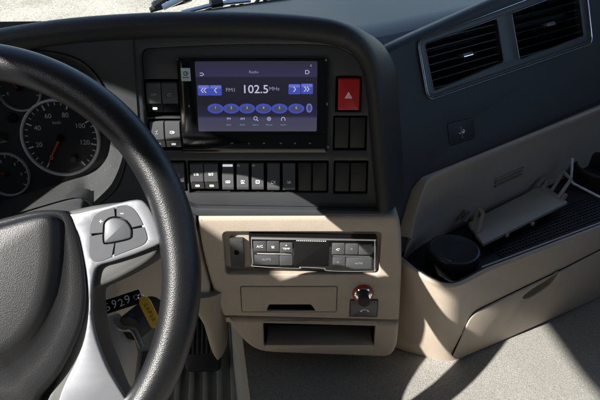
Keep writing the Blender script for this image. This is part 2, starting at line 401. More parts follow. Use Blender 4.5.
def rocker(q, kind, ic):
    x0, y0, x1, y1 = q; a0, b0, a1, b1 = shrink(PF.rect(x0, y0, x1, y1), .0003)
    if kind == 'blank':
        o = link('blank_cover', MB().prism(PF, rr((a0, b0, a1, b1), .001, 2), -.012, -.0015, .0008), 'blank_black', dash)
        return
    H = b1 - b0; m = MB()
    if kind == 'bar': prof = [(b0, -.010), (b0 + .0006, -.0010), (b0 + .30 * H, .0022), (b0 + .315 * H, .0012), (b0 + .33 * H, .0036), (b0 + .6 * H, .0042), (b1 - .0012, .0022), (b1, .0005), (b1, -.010)]
    else: prof = [(b0, -.010), (b0 + .0006, .0022), (b0 + .004, .0036), (b0 + .5 * H, .0012), (b0 + .80 * H, -.0012), (b1 - .001, -.0016), (b1, -.0022), (b1, -.010)]
    e = .0005
    loops = []
    for a, dh in ((a0, -e), (a0 + e, 0), (a1 - e, 0), (a1, -e)): loops.append([PF.P(a, b, h + dh) for b, h in prof])
    m.loft(loops, True, True, True, flip=False)
    o = link('rocker_switch', m, 'switch_black', dash, ang=25)
    am = (a0 + a1) / 2
    if kind == 'bar':
        IF = Fr(PF.P(am, b0 + .62 * H, .0043), PF.ax, PF.ay + PF.n * -.05)
        stroke_icon(IF, 0, 0, .0042, ic, .0001, 'white_print' if ic in (5, 6, 3) else 'grey_print', o)
        lb = MB().loft([[PF.P(a, b, h + .00025) for b, h in ((b0 + .0004, -.0016), (b0 + .0010, -.0004), (b0 + .295 * H, .0022), (b0 + .298 * H, .0012))] for a in (a0 + .0003, a1 - .0003)], False, flip=False)
        link('lower_bar', lb, 'gloss_black', o)
        r_ = (am - .0027, b0 + .115 * H, am + .0027, b0 + .19 * H)
        if ic != 1: link('indicator_lens', MB().prism(Fr(PF.P(0, 0, .0013), PF.ax, PF.ay), rr(r_, .0006, 2), -.001, .0006), 'lamp_white', o)
    else:
        IF = Fr(PF.P(am, b0 + .32 * H, .0027), PF.ax, PF.ay + PF.n * -.22)
        stroke_icon(IF, 0, 0, .0044, ic, .0002, 'white_print', o)
        if ic in (7, 8, 9): link('indicator_lens', MB().prism(Fr(PF.P(0, 0, -.0015), PF.ax, PF.ay), rr((a0 + .001, b1 - .0042, a1 - .001 if ic == 7 else a0 + .004, b1 - .0012), .0005, 2), -.001, .0006), 'lamp_white' if ic == 7 else 'grey_print', o)
for q in SWR: rocker(q[:4], q[4], q[5])

# hazard switch
hz = PF.rect(338, 78, 359.5, 109.5)
ho = link('hazard_switch', MB().prism(PF, rr(hz, .0015, 3), -.012, .0045, .0015, 3), 'hazard_red', dash); ho['label'] = 'red hazard warning switch with white triangle'
hcx, hcy = PF.hit(348.5, 95.5, .0045); m = MB()
def tri_ring(r, t):
    q = [(hcx + r * math.cos(rad(a)), hcy - .0008 + r * math.sin(rad(a))) for a in (90, 210, 330)]
    return q
m.holed(PF, tri_ring(.0052, 0), [tri_ring(.0037, 0)], .0045, .0047); m.holed(PF, tri_ring(.0028, 0), [tri_ring(.0013, 0)], .0045, .0047)
link('warning_triangle', m, 'white_print', ho)

# ---- padded brow that runs over the instruments and down the right side of the stack
bp = [(-170, 82), (-110, 62), (-60, 49), (0, 39), (60, 30), (130, 24.5), (200, 22.5), (260, 23.5), (310, 27), (338, 32), (358, 43), (371, 62), (377.5, 90), (381, 130), (384, 170), (388, 213)]
bpw = [V(p) for p in smooth_path([PF.hit(x, y, .02) for x, y in bp], 8)]
prof = [(-.0185, -.03), (-.0180, .006), (-.0165, .014), (-.011, .021), (-.004, .0245), (.003, .0235), (.008, .020), (.0105, .014), (.0115, .007), (.0105, -.006), (.006, -.025), (-.002, -.05), (-.014, -.09)]
profs = [(-.0125, -.03), (-.0122, -.004), (-.0115, .006), (-.0085, .013), (-.003, .0165), (.002, .016), (.006, .012), (.0095, .006), (.013, -.001), (.018, -.011), (.023, -.022), (.028, -.034), (.034, -.055)]
loops = []
for i, p in enumerate(bpw):
    t = (bpw[min(i + 1, len(bpw) - 1)] - bpw[max(i - 1, 0)]).normalized(); out = V((-t.y, t.x))
    side = min(1, max(0, (p.x - PF.hit(338, 40)[0]) / .045))     # 1 on the vertical run
    row = []
    for (o_, h_), (o3, h3) in zip(prof, profs):
        o2 = o_ + (o3 - o_) * side; h2 = h_ + (h3 - h_) * side
        row.append(PF.P(p.x + out.x * o2, p.y + out.y * o2, h2))
    loops.append(row)
link('brow_pad', MB().loft(loops, False, flip=False), 'pad_black', dash, ang=60)

# ---- passenger side wall of the dash (leans back), vents in it
dW = V((.819, .574, 0)); nW = V((.574, -.819, 0))
WL = Fr((.264, .804, -.428), dW, V((0, 0, math.cos(rad(24)))) - nW * math.sin(rad(24)))
wallp = WL.poly([(378, 120), (368, 54), (640, -68), (650, 84), (416, 186), (402, 232), (392, 225)])
vent_o = roundpoly(WL.poly([(417.5, 41), (583, -22), (590, 42), (427.5, 98)]), .010)
vent_h = [roundpoly(WL.poly(q), .005) for q in ([(424, 44), (496, 18), (503, 62), (433, 91)], [(511, 13), (577, -12), (583, 36), (519, 60)])]
sock = roundpoly(WL.poly([(447, 124), (473, 118), (475, 138), (450, 146)]), .004)
link('side_wall', MB().holed(WL, roundpoly(wallp, [.0, .0, .0, .0, .012, .006, .01]), [vent_o, sock], -.03, 0, .010, .001, 4), 'dash_black', dash)
vn = link('air_vent', MB().holed(WL, inset(vent_o, .0012), [inset(h, .0) for h in vent_h], -.03, .0015, .002, .0012), 'panel_black', dash)
link('chrome_trim', MB().holed(WL, inset(vent_o, .0006), [inset(vent_o, .0026)], .0005, .0032, .0008, .0008), 'chrome', vn)
link('duct', MB().prism(WL, vent_o, -.06, -.045), 'gap_black', vn)
link('duct_wall', MB().holed(WL, vent_o, [inset(h, -.0015) for h in vent_h], -.05, -.028), 'gap_black', vn)
for vi, h in enumerate(vent_h):
    xs = [p[0] for p in h]; ys = [p[1] for p in h]; a0, a1, b0, b1 = min(xs), max(xs), min(ys), max(ys)
    link('vent_rim', MB().holed(WL, inset(h, -.0002), [inset(h, .0011)], -.01, .0012, .0004, .0004), 'chrome_soft', vn)
    for k in range(7):
        bb = b0 + (b1 - b0) * (k + .5) / 7
        f2 = Fr(WL.P(0, bb, -.012), WL.ax, WL.n * -1 + WL.ay * .35)
        link('slat', MB().prism(f2, [(a0 + .001, -.009), (a1 - .001, -.009), (a1 - .001, .009), (a0 + .001, .009)], -.0007, .0007, .0004), 'gloss_black', vn)
    for k in range(3):
        aa = a0 + (a1 - a0) * (k + 1) / 4
        link('rear_fin', MB().box(WL, (aa - .0006, b0, aa + .0006, b1), -.04, -.026), 'dash_black', vn)
    am, bm = (a0 + a1) / 2 + .003, (b0 + b1) / 2 - .002
    tb = link('vent_tab', MB().prism(WL, rr((am - .010, bm - .0026, am + .010, bm + .0026), .001), -.012, .002, .0008), 'switch_black', vn)
    link('tab_edge', MB().prism(WL, rr((am - .0095, bm - .0024, am + .0095, bm - .0014), .0004, 2), .0018, .0026), 'chrome', tb)
so_ = link('power_socket', MB().prism(WL, inset(sock, .0004), -.02, .001, .001), 'blank_black', dash)
sc_ = WL.hit(462, 132)
link('socket_mark', MB().prism(WL, rr((sc_[0] - .0065, sc_[1] - .0015, sc_[0] - .0045, sc_[1] + .0008), .0004, 1), .001, .0013), 'white_print', so_)
mk = MB()
for dx, dy, ww in ((0, 0, .0012), (.002, -.0012, .0012), (.004, .0008, .0010), (.0022, .0026, .0008)):
    mk.prism(WL, rr((sc_[0] + dx - ww, sc_[1] + dy - ww, sc_[0] + dx + ww, sc_[1] + dy + ww), .0004, 1), .001, .0013)
link('socket_mark', mk, 'white_print', so_)
link('socket_groove', MB().box(WL, (sc_[0] - .0022, sc_[1] - .009, sc_[0] - .0014, sc_[1] + .009), .001, .0012), 'grey_print', so_)
# tan wall below it
def Wp(s, z, off=0): return V((.264, .804, 0)) + dW * s - nW * (-off) + V((0, 0, z))
wpath = smooth_path([Wp(.85, 0), Wp(.5, 0), Wp(.2, 0), Wp(.05, 0), Wp(-.03, 0), V((.205, .764, 0)), V((.176, .738, 0)), V((.158, .712, 0)), V((.151, .695, 0))], 6)[::-1]
tl = []
for f_, off in ((-.0, -.03), (0, -.001), (.010, .0022), (.045, .0028), (.08, .0005), (.30, -.003), (.80, -.006), (1, -.007), (2.3, -.008)):
    row = []
    for i, p in enumerate(wpath):
        t = (wpath[min(i + 1, len(wpath) - 1)] - wpath[max(i - 1, 0)]).normalized(); nrm = V((t.y, -t.x, 0))
        zt = -.4245 - .085 * min(1, max(0, (.735 - p.y) / .045)) ** 1.5 * (1 if p.x < .22 else 0)
        row.append(V((p.x, p.y, zt + (-.545 - zt) * f_)) + nrm * off)
    tl.append(row)
link('lower_wall', MB().loft(tl, False, flip=True), 'tan_plastic', dash, ang=50)
TW = Fr(Wp(0, -.45, -.0025), dW, (0, 0, 1))
for k in range(3):
    q = TW.poly([(496, 179 + k * 3.4), (524 - k * 1, 166.5 + k * 3.6), (524 - k, 168 + k * 3.6), (496, 180.4 + k * 3.4)])
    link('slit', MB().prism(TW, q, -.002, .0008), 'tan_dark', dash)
# dash top behind the brow, running down to the foot of the windscreen
edge = [(p[-3]) for p in loops]
wb = lambda x: V((x, 1.137 + (x + .127) * .50, -.30))
top = MB(); wtop = WL.hit(398, 40)[1]
l0 = [V((-.75 + 1.75 * i / 50, 0, 0)) for i in range(51)]
rows = []
for k, t in enumerate((0, .08, .3, .7, 1)):
    r_ = []
    for q in l0:
        x = q.x
        f_ = wb(x); b_w = wtop; a_w = (x - WL.P(0, b_w, -.012).x) / WL.ax.x; pw_ = WL.P(a_w, b_w, -.0085)
        u_ = min(1, max(0, (x + .06) / .18)); u_ = u_ * u_ * (3 - 2 * u_)
        yb = .775 + (pw_.y - .775) * u_; zt = -.2688 * yb - .012 + (pw_.z - (-.2688 * yb - .012)) * u_
        y = yb + (f_.y - yb) * t; z = zt + (-.30 - zt) * t
        if k == 0: z -= .03
        r_.append(V((x, y, z)))
    rows.append(r_)
link('dash_top', MB().loft(rows, False), 'dash_top_vinyl', dash, ang=60)

# ---- left fascia with the arched instrument opening
LH = .012
arch = [(-90, 66), (-40, 54), (0, 49.5), (35, 50.5), (62, 54), (84, 63), (99, 79), (109, 98), (119, 122), (126, 146), (124.5, 166), (117, 187), (105, 199), (94, 206), (85, 200), (74, 197), (40, 206), (0, 219), (-50, 240), (-90, 250)]
aw = [tuple(p) for p in smooth_path(PF.poly(arch, LH), 3, True)]
fas = PF.poly([(-140, 45), (131.5, 26), (138.5, 128), (152, 200), (196, 216), (196, 232), (-140, 290)], LH)
link('instrument_fascia', MB().holed(PF, fas, [aw], -.02, LH, 0, .003), 'panel_black', dash)
CF = Fr(D(61, 137) * .86, PF.ax, PF.ay)
inner = [(-90, 60), (-40, 54), (0, 52), (30, 54), (55, 60), (78, 72), (93, 88), (102, 104), (108, 122), (110, 138), (107, 155), (99, 166), (92, 171), (84, 174.5), (77, 177), (68, 180), (40, 189), (0, 202), (-50, 222), (-90, 236)]
ow = smooth_path(PF.poly(arch, LH), 3, True); iw = smooth_path(CF.poly(inner, .004), 3, True); nlo = len(ow)
Lo = [PF.P(*p, LH + .002) for p in ow]; Li = [CF.P(*p, .004) for p in iw]
def lerp_loop(t, bulge): return [a.lerp(b, t) + PF.n * bulge for a, b in zip(Lo, Li)]
full = [[PF.P(*p, LH - .004) for p in ow], Lo, lerp_loop(.04, .003), lerp_loop(.25, .004), lerp_loop(.6, .004), lerp_loop(.96, .0), Li]
cut0, cut1 = 9 * 3 + 1, 19 * 3                       # lower run of the ring is the grey bezel
def sub(a, b): return [[l[i % nlo] for i in range(a, b + 1)] for l in full]
link('instrument_bezel', MB().loft(sub(cut0, cut1), False, flip=True), 'grey_bezel', dash, ang=50)
link('instrument_hood', MB().loft(sub(cut1, cut0 + nlo), False, flip=True), 'dash_black', dash, ang=50)

# ---- tan lower console: stands a little steeper than the panel above it
tp = PF.P(*PF.hit(300, 216, .012), .012); tay = V((0, math.sin(rad(4)), math.cos(rad(4)))); tn = V((1, 0, 0)).cross(tay)
TF = Fr(tp - tn * .012, (1, 0, 0), tay)
# ---- tan lower console
T = .012
up = TF.poly([(196.5, 217), (399, 216), (402, 236), (402, 275), (399.5, 317), (221, 314), (213, 292), (203, 255)], T)
clr = rr(TF.rect(224, 232, 380.5, 274.5, T), .006)
drw = rr(TF.rect(241, 286.5, 337, 312, T), .003)
lit = TF.hit(363, 293.5, T)
lit_h = [(lit[0] + .0098 * math.cos(t), lit[1] + .0098 * math.sin(t)) for t in [2 * math.pi * k / 20 for k in range(20)]]
swb = rr(TF.rect(350, 299.5, 377.5, 317, T), .002)
up2 = TF.poly([(196.5, 217), (399, 216), (402, 236), (402, 275), (399.5, 321.5), (223, 317), (213, 292), (203, 255)], T)
link('console_upper', MB().holed(TF, roundpoly(up2, [.004, .008, .02, .02, .004, .004, .03, .03], 5), [clr, drw, swb], -.09, T, .006, .0018, 4), 'tan_plastic', dash, ang=50)
link('climate_recess', MB().prism(TF, inset(clr, -.003), -.02, T - .010), 'tan_plastic', dash)
low = TF.poly([(223.5, 318), (399.5, 322.5), (397.5, 348), (390, 358.5), (262, 353.5), (247, 346), (233, 329)], T - .001)
cub = rr(TF.rect(263.5, 323, 375, 346.5, T), .004)
link('console_lower', MB().holed(TF, roundpoly(low, [.003, .003, .02, .012, .02, .02, .02], 5), [cub], -.09, T - .001, .007, .002, 4), 'tan_plastic', dash, ang=50)
cu = MB(); ci = inset(ccw(cub), .0008)
cu.loft([[TF.P(a, b, T - .005) for a, b in ccw(ci)], [TF.P(a, b, -.085) for a, b in ccw(ci)]], True, False, True, flip=True)
link('cubby_liner', cu, 'gap_black', dash)
cr_ = TF.rect(266, 344.5, 373, 350, T)
link('cubby_lip', MB().prism(TF, rr(cr_, .002), -.03, T + .0015, .0015), 'tan_plastic', dash)
grip = roundpoly(TF.poly([(266.5, 311), (269, 304.5), (311, 304.5), (316, 311.3)], T), .0025)
dro = link('ashtray_drawer', MB().holed(TF, inset(drw, .0007), [grip], -.03, T + .0005, .0012, .001), 'tan_plastic', dash)
link('grip_recess', MB().loft([[TF.P(a, b, T - .003) for a, b in ccw(grip)], [TF.P(a, b, T - .03) for a, b in ccw(grip)]], True, False, True, flip=True), 'gap_black', dro)
sb = link('phone_switch', MB().prism(TF, inset(swb, .0005), -.02, T + .001, .001), 'switch_black', dash)
pc = TF.hit(364.5, 310.5, T); ph = MB()
pp = [(pc[0] + .0055 * math.cos(rad(a)), pc[1] - .002 + .0045 * math.sin(rad(a))) for a in range(15, 170, 15)]
ph.tube([TF.P(x, y, T + .0012) for x, y in pp], [.0013 if i in (0, 1, 9, 10) else .0008 for i in range(len(pp))], 6)
link('handset_mark', ph, 'white_print', sb)
# small hatch left of the climate unit
hp = TF.poly([(229.5, 239), (243, 239.5), (244.5, 267), (231, 266.5)], T - .004)
hb = link('sensor_hatch', MB().prism(TF, roundpoly(hp, .001), T - .010, T - .003, .0008), 'hatch_grey', dash)
kc = TF.hit(236.5, 252.5, T - .003); KF = Fr(TF.P(*kc, T - .003), TF.ax, TF.ay)
link('sensor_knob', MB().lathe(KF, [(.0034, 0), (.0032, .0012), (.0022, .0014), (.0018, .0005), (0, .0004)], seg=20), 'gap_black', hb)
# knee panel left of the console, lower trims seen under the wheel
kn = PF.poly([(-140, 285), (196, 226), (202, 258), (211, 292), (206, 302), (192, 300), (186, 318), (150, 330), (-140, 380)], .0)
link('knee_panel', MB().prism(PF, roundpoly(kn, [.0, .004, .02, .02, .012, .012, .01, .0, .0], 4), -.05, .0, .006, 3), 'tan_plastic', dash, ang=50)
pl = []
for (x, y, hw, h) in ((204, 284, 24, -.022), (207, 294, 20, -.026), (211, 304, 16, -.032), (215, 316, 12.5, -.042), (217, 327, 11, -.050), (218.5, 335, 10.3, -.056), (219.5, 341, 9, -.060), (220, 344, 7, -.062), (220, 345.5, 3.5, -.063)):
    c_ = PW(x, y, h); s_ = hw / FPX * .85
    pl.append([c_ + V((math.cos(t) * s_, math.sin(t) * .03, 0)) for t in [2 * math.pi * k / 20 for k in range(20)]])
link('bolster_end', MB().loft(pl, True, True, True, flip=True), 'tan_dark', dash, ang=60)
link('dark_hollow_plate', MB().box(PF, PF.rect(-140, 230, 262, 322), -.16, -.15), 'gap_black', dash)  # black plate standing in for the dark hollow behind the knee panel

# ================================================================== RADIO
radio = thing('radio', 'wide black touchscreen radio tuned to 102.5 in the centre stack', 'radio', PF.P((radr[0] + radr[2]) / 2, radr[1], -.04))
RH = .004
scr = rr(PF.rect(196.5, 61.5, 317, 131.5, RH), .0015, 2)
bz = link('bezel', MB().holed(PF, rr(radr, .0025), [scr], -.03, RH, .0012, .0006), 'gloss_black', radio)
rk = PF.rect(183, 134, 325.5, 149.5, RH)
link('key_strip', MB().prism(PF, rr(rk, .001), RH - .001, RH + .0008, .0005), 'gloss_black', radio)
lcd = link('screen', MB().prism(PF, scr, -.004, RH - .0012), 'lcd', radio)
SH = RH - .0012
def Z(x, y): return PF.hit(185 + x / 4, 50 + y / 4, SH)
def zr(x0, y0, x1, y1, h=SH): a = PF.hit(185 + x0 / 4, 50 + y1 / 4, h); b = PF.hit(185 + x1 / 4, 50 + y0 / 4, h); return (a[0], a[1], b[0], b[1])
K = .86 * .9 / FPX / 4 * 1.0                        # one zoom unit in metres
for (x0, y0, x1, y1) in ((52, 140, 98, 182), (100, 140, 146, 182), (414, 136, 462, 177), (464, 134, 512, 176)):
    b_ = link('touch_button', MB().prism(PF, rr(zr(x0, y0, x1, y1), .0012, 2), SH, SH + .0001), 'ui_blue', lcd)
    link('button_shine', MB().prism(PF, rr(zr(x0 + 2, y0 + 2, x1 - 2, y0 + 14), .001, 2), SH + .0001, SH + .0002), 'ui_blue_light', lcd)
def ui_text(s, x, y, size, mt='ui_white', sx=1, bold=0): a, b = Z(x, y); return text(s, size * K * .97, PF, a, b, SH + .00022, mt, lcd, 'screen_text', ext=.00004, sx=sx, bold=bold)
def chev(x, y, s, n, flip=1):
    m = MB()
    for k in range(n):
        cx = x + (k - (n - 1) / 2) * 11
        for sg in (1, -1):
            q = [Z(cx - flip * s * .35, y), Z(cx + flip * s * .25, y - sg * s * .75), Z(cx + flip * s * .55, y - sg * s * .65), Z(cx - flip * s * .05, y)]
            m.prism(PF, q, SH + .0002, SH + .0003)
    link('screen_icon', m, 'ui_white', lcd)
chev(73, 161, 14, 2); chev(121, 161, 14, 1); chev(440, 157, 14, 1, -1); chev(488, 156, 14, 2, -1)
ui_text('FM1', 183, 160, 21, 'ui_dim', 1.1); ui_text('102.5', 281, 158, 46, 'ui_white', 1.05, .0001); ui_text('MHz', 357, 155, 20, 'ui_dim', 1.1)
ui_text('Radio', 275, 88, 15, 'ui_dim', 1.1)
for i, x in enumerate((122, 185, 248, 314, 378, 445)):
    ca, cb = Z(x, 234); e = [(ca + 29 * K * 1.08 * math.cos(t), cb + 18 * K * 1.08 * math.sin(t)) for t in [2 * math.pi * k / 28 for k in range(28)]]
    link('preset_button', MB().prism(PF, e, SH, SH + .0001), 'ui_blue', lcd)
    e2 = [(ca + (p[0] - ca) * .72, cb - .0006 + (p[1] - cb) * .62) for p in e]
    link('preset_shade', MB().prism(PF, e2, SH + .0001, SH + .00018), 'ui_shade', lcd)
    ui_text(str(i + 1), x, 231, 15, 'ui_white')
ca, cb = Z(497, 232); e = [(ca + 12 * K * math.cos(t), cb + 18 * K * math.sin(t)) for t in [2 * math.pi * k / 20 for k in range(20)]]
link('preset_button', MB().prism(PF, e, SH, SH + .0001), 'ui_blue_light', lcd)
link('preset_shade', MB().prism(PF, [(ca + (p[0] - ca) * .6, cb + (p[1] - cb) * .7) for p in e], SH + .0001, SH + .00018), 'ui_shade', lcd)
def ui_line(pts, t=2.0, closed=False, mt='ui_white'):
    m = MB(); q = [V(Z(*p)) for p in pts]
    if closed: q.append(q[0])
    for i in range(len(q) - 1):
        d = (q[i + 1] - q[i]).normalized(); n = V((-d.y, d.x)) * t * K / 2
        m.prism(PF, [tuple(q[i] - n), tuple(q[i + 1] - n), tuple(q[i + 1] + n), tuple(q[i] + n)], SH + .0002, SH + .0003)
    link('screen_icon', m, mt, lcd)
ui_line([(59, 92), (70, 92), (75, 97), (70, 102), (59, 102)], 2.2)
ui_line([(482, 81), (491, 81), (498, 88), (491, 95), (482, 95)], 2.2, True)
ui_line([(500, 62), (506, 58), (506, 66)], 1.4, True, 'ui_dim')
ui_text('FM', 175, 275, 13); ui_text('AM', 230, 275, 13)
ui_line([(282 + 7 * math.cos(t * .63), 273 + 7 * math.sin(t * .63)) for t in range(10)], 2.2, True); ui_line([(287, 278), (293, 284)], 2.4)
ui_line([(336 + 7 * math.cos(t * .63), 275 + 7 * math.sin(t * .63)) for t in range(10)], 2, True); ui_line([(333, 275), (339, 275)], 4)
ui_line([(386, 283), (386, 274), (390, 269), (396, 269), (400, 274), (400, 283)], 2.4)
for x, s in ((175, 'Band'), (230, 'Mode'), (282, 'Search'), (336, 'Manual'), (393, 'Audio')): ui_text(s, x, 299, 8.5, 'ui_dim', 1.1)
# keys printed along the lower strip
for x, s in ((204.5, 1), (232, 0), (249, 2), (264, 3), (281, 5), (295, 9), (310, 10)):
    a, b = PF.hit(x, 143.3, RH + .0008); stroke_icon(PF, a, b, .0020, s, RH + .0008, 'grey_print', radio)
st = PF.rect(181, 68, 190.5, 81, RH); sk = link('sticker', MB().prism(PF, rr(st, .0006, 2), RH, RH + .0002), 'sticker_pale', radio); sk['label'] = 'small pale sticker with dark symbol on the radio bezel'
c_ = ((st[0] + st[2]) / 2, (st[1] + st[3]) / 2); m = MB()
m.holed(PF, rr((c_[0] - .0026, c_[1] - .0012, c_[0] + .0022, c_[1] + .0038), .001), [rr((c_[0] - .0016, c_[1] - .0002, c_[0] + .0012, c_[1] + .0028), .0005)], RH + .0002, RH + .0003)
m.box(PF, (c_[0] + .0004, c_[1] + .001, c_[0] + .0034, c_[1] + .002), RH + .0003, RH + .0004)
for k in range(3): m.box(PF, (c_[0] - .0034 + k * .0024, c_[1] - .0042, c_[0] - .0018 + k * .0024, c_[1] - .0026), RH + .0002, RH + .0003)
link('sticker_print', m, 'ink_dark', sk)
for (x, y) in ((189, 106), (328, 147), (327, 104), (326, 60)):
    a, b = PF.hit(x, y, RH); link('release_clip', MB().prism(PF, rr((a - .0006, b - .0016, a + .0006, b + .0016), .0004, 1), RH - .001, RH + .0006), 'grey_print', radio)

# ================================================================== CLIMATE CONTROL
clim = thing('climate_control', 'glossy black climate control unit with chrome line under the radio', 'climate control', TF.P(*TF.hit(313, 270, 0), 0))
CH = T - .002
cr0 = roundpoly(TF.poly([(248.5, 235), (377.5, 237.5), (377, 272.5), (254, 268.5), (250, 263)], CH), [.002, .003, .003, .003, .006])
link('faceplate', MB().prism(TF, cr0, -.01, CH, .0012), 'gloss_black', clim)
ch = TF.poly([(251.3, 238), (252.5, 262), (255, 266), (298, 268.2), (301, 267), (324, 268), (328, 270.5), (371, 271), (374.5, 267), (374.8, 240.5)], CH)
link('chrome_line', MB().tube([TF.P(a, b, CH) for a, b in smooth_path(ch, 3)], .00075, 6), 'chrome', clim)
link('top_bar', MB().prism(TF, TF.poly([(251, 236.3), (376, 239), (376, 240.6), (251, 239.2)], CH), CH - .001, CH + .0008, .0005), 'chrome_soft', clim)
link('display', MB().prism(TF, rr(TF.rect(294, 241.5, 329, 266, CH), .001), CH - .001, CH + .0005, .0004), 'gap_black', clim)
dots = MB()
for i in range(16):
    a, b = TF.hit(297 + i * 1.9, 240.8 + i * .03, CH + .001); dots.prism(TF, rr((a - .0007, b - .0005, a + .0007, b + .0005), .0002, 1), CH + .0006, CH + .0011)
link('display_ticks', dots, 'white_print', clim)
def cbtn(x0, y0, x1, y1, s, mt='switch_black', tm='white_print', size=.0052, dy=0):
    r_ = TF.rect(x0, y0, x1, y1, CH); o = link('button', MB().prism(TF, rr(r_, .0008, 2), CH - .001, CH + .0012, .0005), mt, clim)
    if s: text(s, size, TF, (r_[0] + r_[2]) / 2, (r_[1] + r_[3]) / 2 + dy, CH + .0014, tm, o)
    return o
cbtn(253.5, 241, 266.3, 251, 'A/C'); b2 = cbtn(266.9, 241, 279.3, 251, None); r_ = TF.rect(267, 242, 279, 251, CH)
stroke_icon(TF, (r_[0] + r_[2]) / 2, (r_[1] + r_[3]) / 2, .0036, 8, CH + .0013, 'white_print', b2)
cbtn(280, 242.5, 292.5, 252, 'TEMP', 'silver_side', 'white_print', .0040, -.0016)
a, b = TF.hit(286.3, 245.3, CH); link('arrow_mark', MB().prism(TF, [(a - .0012, b), (a + .0012, b), (a, b + .002)], CH + .0013, CH + .0015), 'white_print', clim)
link('bright_line', MB().prism(TF, TF.poly([(257, 252), (282, 252.2), (291.5, 253.4), (291.5, 254.4), (257, 253.8)], CH), CH, CH + .0014, .0004), 'chrome', clim)
cbtn(254.5, 255, 279, 264.5, 'AUTO', 'switch_black', 'grey_print', .0042, .0012); cbtn(279.6, 255.2, 292.5, 265, None)
cbtn(332, 243, 344.5, 254, None, 'silver_side'); a, b = TF.hit(338, 249, CH); stroke_icon(TF, a, b, .0036, 1, CH + .0013, 'white_print', clim)
cbtn(345.3, 243.4, 358, 254, None); a, b = TF.hit(351.5, 248.5, CH); stroke_icon(TF, a, b, .002, 9, CH + .0013, 'grey_print', clim)
cbtn(358.8, 243.8, 372, 254.3, None); a, b = TF.hit(366, 248.7, CH); stroke_icon(TF, a, b, .0024, 7, CH + .0013, 'grey_print', clim)
link('bright_line', MB().prism(TF, TF.poly([(333, 254.8), (370, 255.6), (370, 256.4), (333, 255.8)], CH), CH, CH + .0014, .0003), 'chrome_soft', clim)
cbtn(332.5, 257, 345, 268, None); a, b = TF.hit(338, 261.5, CH); stroke_icon(TF, a, b, .002, 4, CH + .0013, 'grey_print', clim)
cbtn(346, 257.3, 371.5, 268.5, 'AUTO', 'switch_black', 'grey_print', .0036)

# ================================================================== LIGHTER PLUG
lf = Fr(TF.P(*lit, T), TF.ax, TF.ay)
lp = thing('lighter_plug', 'black lighter plug with chrome and red collar pushed into its socket', 'lighter', lf.P(0, 0, 0))
link('red_collar', MB().lathe(lf, [(.0140, -.002), (.0146, .001), (.0138, .0028), (.0118, .0028)], seg=32), 'red_plastic', lp)
link('chrome_ring', MB().lathe(lf, [(.0119, 0), (.0119, .0040), (.0105, .0052), (.0075, .0042)], seg=32), 'chrome', lp)
link('barrel', MB().lathe(lf, [(.0074, 0), (.0072, .010), (.0066, .012), (.0072, .0135), (.0080, .0150), (.0080, .0185), (.0074, .0200), (.005, .0206), (0, .0206)], seg=28), 'rubber_black', lp)

# ================================================================== INSTRUMENT CLUSTER
clu = thing('instrument_cluster', 'black instrument cluster with white ringed gauges behind the steering wheel', 'gauge cluster', CF.P(-.05, -.07, -.01))
link('face', MB().prism(CF, CF.poly([(-110, 40), (112, 50), (118, 120), (116, 185), (-110, 250)]), -.012, 0), 'face_black', clu)
def gauge(px, py, rpx, labels, needle, ticks, nm='gauge'):
    a, b = CF.hit(px, py); r = rpx * .86 / FPX
    gf = Fr(CF.P(a, b, 0), CF.ax, CF.ay)
    d = link('gauge_dial', MB().lathe(gf, [(r * .97, .0), (r * .97, .0008), (0, .0008)], seg=64), 'gloss_black' if rpx < 0 else 'face_black', clu)
    link('gauge_ring', MB().lathe(gf, [(r * .950, .0005), (r * .955, .0045), (r * .985, .0058), (r * 1.020, .0050), (r * 1.035, .0005)], seg=72), 'ring_white', d)
    tk = MB()
    n, a0, a1, maj = ticks
    for k in range(n + 1):
        t = rad(a0 + (a1 - a0) * k / n); L = .15 if k % maj == 0 else .08; c, s = math.cos(t), math.sin(t); ww = r * (.018 if k % maj == 0 else .012)
        q = [(c * r * (.93 - L) + s * ww, s * r * (.93 - L) - c * ww), (c * r * .93 + s * ww, s * r * .93 - c * ww), (c * r * .93 - s * ww, s * r * .93 + c * ww), (c * r * (.93 - L) - s * ww, s * r * (.93 - L) + c * ww)]
        tk.prism(gf, q, .0008, .0011)
    link('scale_marks', tk, 'white_print', d)
    for s_, ang, rf, sz in labels:
        text(s_, sz * r, gf, math.cos(rad(ang)) * r * rf, math.sin(rad(ang)) * r * rf, .0010, 'white_print', d, 'numeral')
    ang, L, back = needle
    t = rad(ang); c, s = math.cos(t), math.sin(t); ww = r * .035
    q = [(-c * r * back + s * ww, -s * r * back - c * ww), (c * r * L + s * ww * .3, s * r * L - c * ww * .3), (c * r * L - s * ww * .3, s * r * L + c * ww * .3), (-c * r * back - s * ww, -s * r * back + c * ww)]
    link('needle', MB().prism(gf, q, .004, .0052, .0003), 'orange_needle', d)
    link('needle_cap', MB().lathe(gf, [(r * .10 if rpx > 30 else r * .08, .001), (r * .09, .006), (r * .05, .0075), (0, .0078)], seg=24), 'gap_black', d)
    return gf, r, d
sp = [(str(v), 240 - v * 2.1, .62, .18) for v in (0, 20, 40, 60, 80, 100, 120)]
gf, r, d = gauge(61, 137.5, 38.5, sp + [('km/h', 98, .40, .11)], (240, .80, .05), (28, 240, -54, 4), 'speedometer')
gm = Fr(gf.P(r * .30, -r * .55, .0008), CF.ax, CF.ay)
link('reset_knob', MB().lathe(gm, [(r * .11, 0), (r * .105, .006), (r * .07, .0085), (0, .009)], seg=24), 'silver_side', d)
gauge(20, 89, 21, [('E', 200, .62, .2), ('F', 20, .62, .2), ('1/2', 95, .55, .16)], (128, .72, .12), (8, 200, -20, 2))
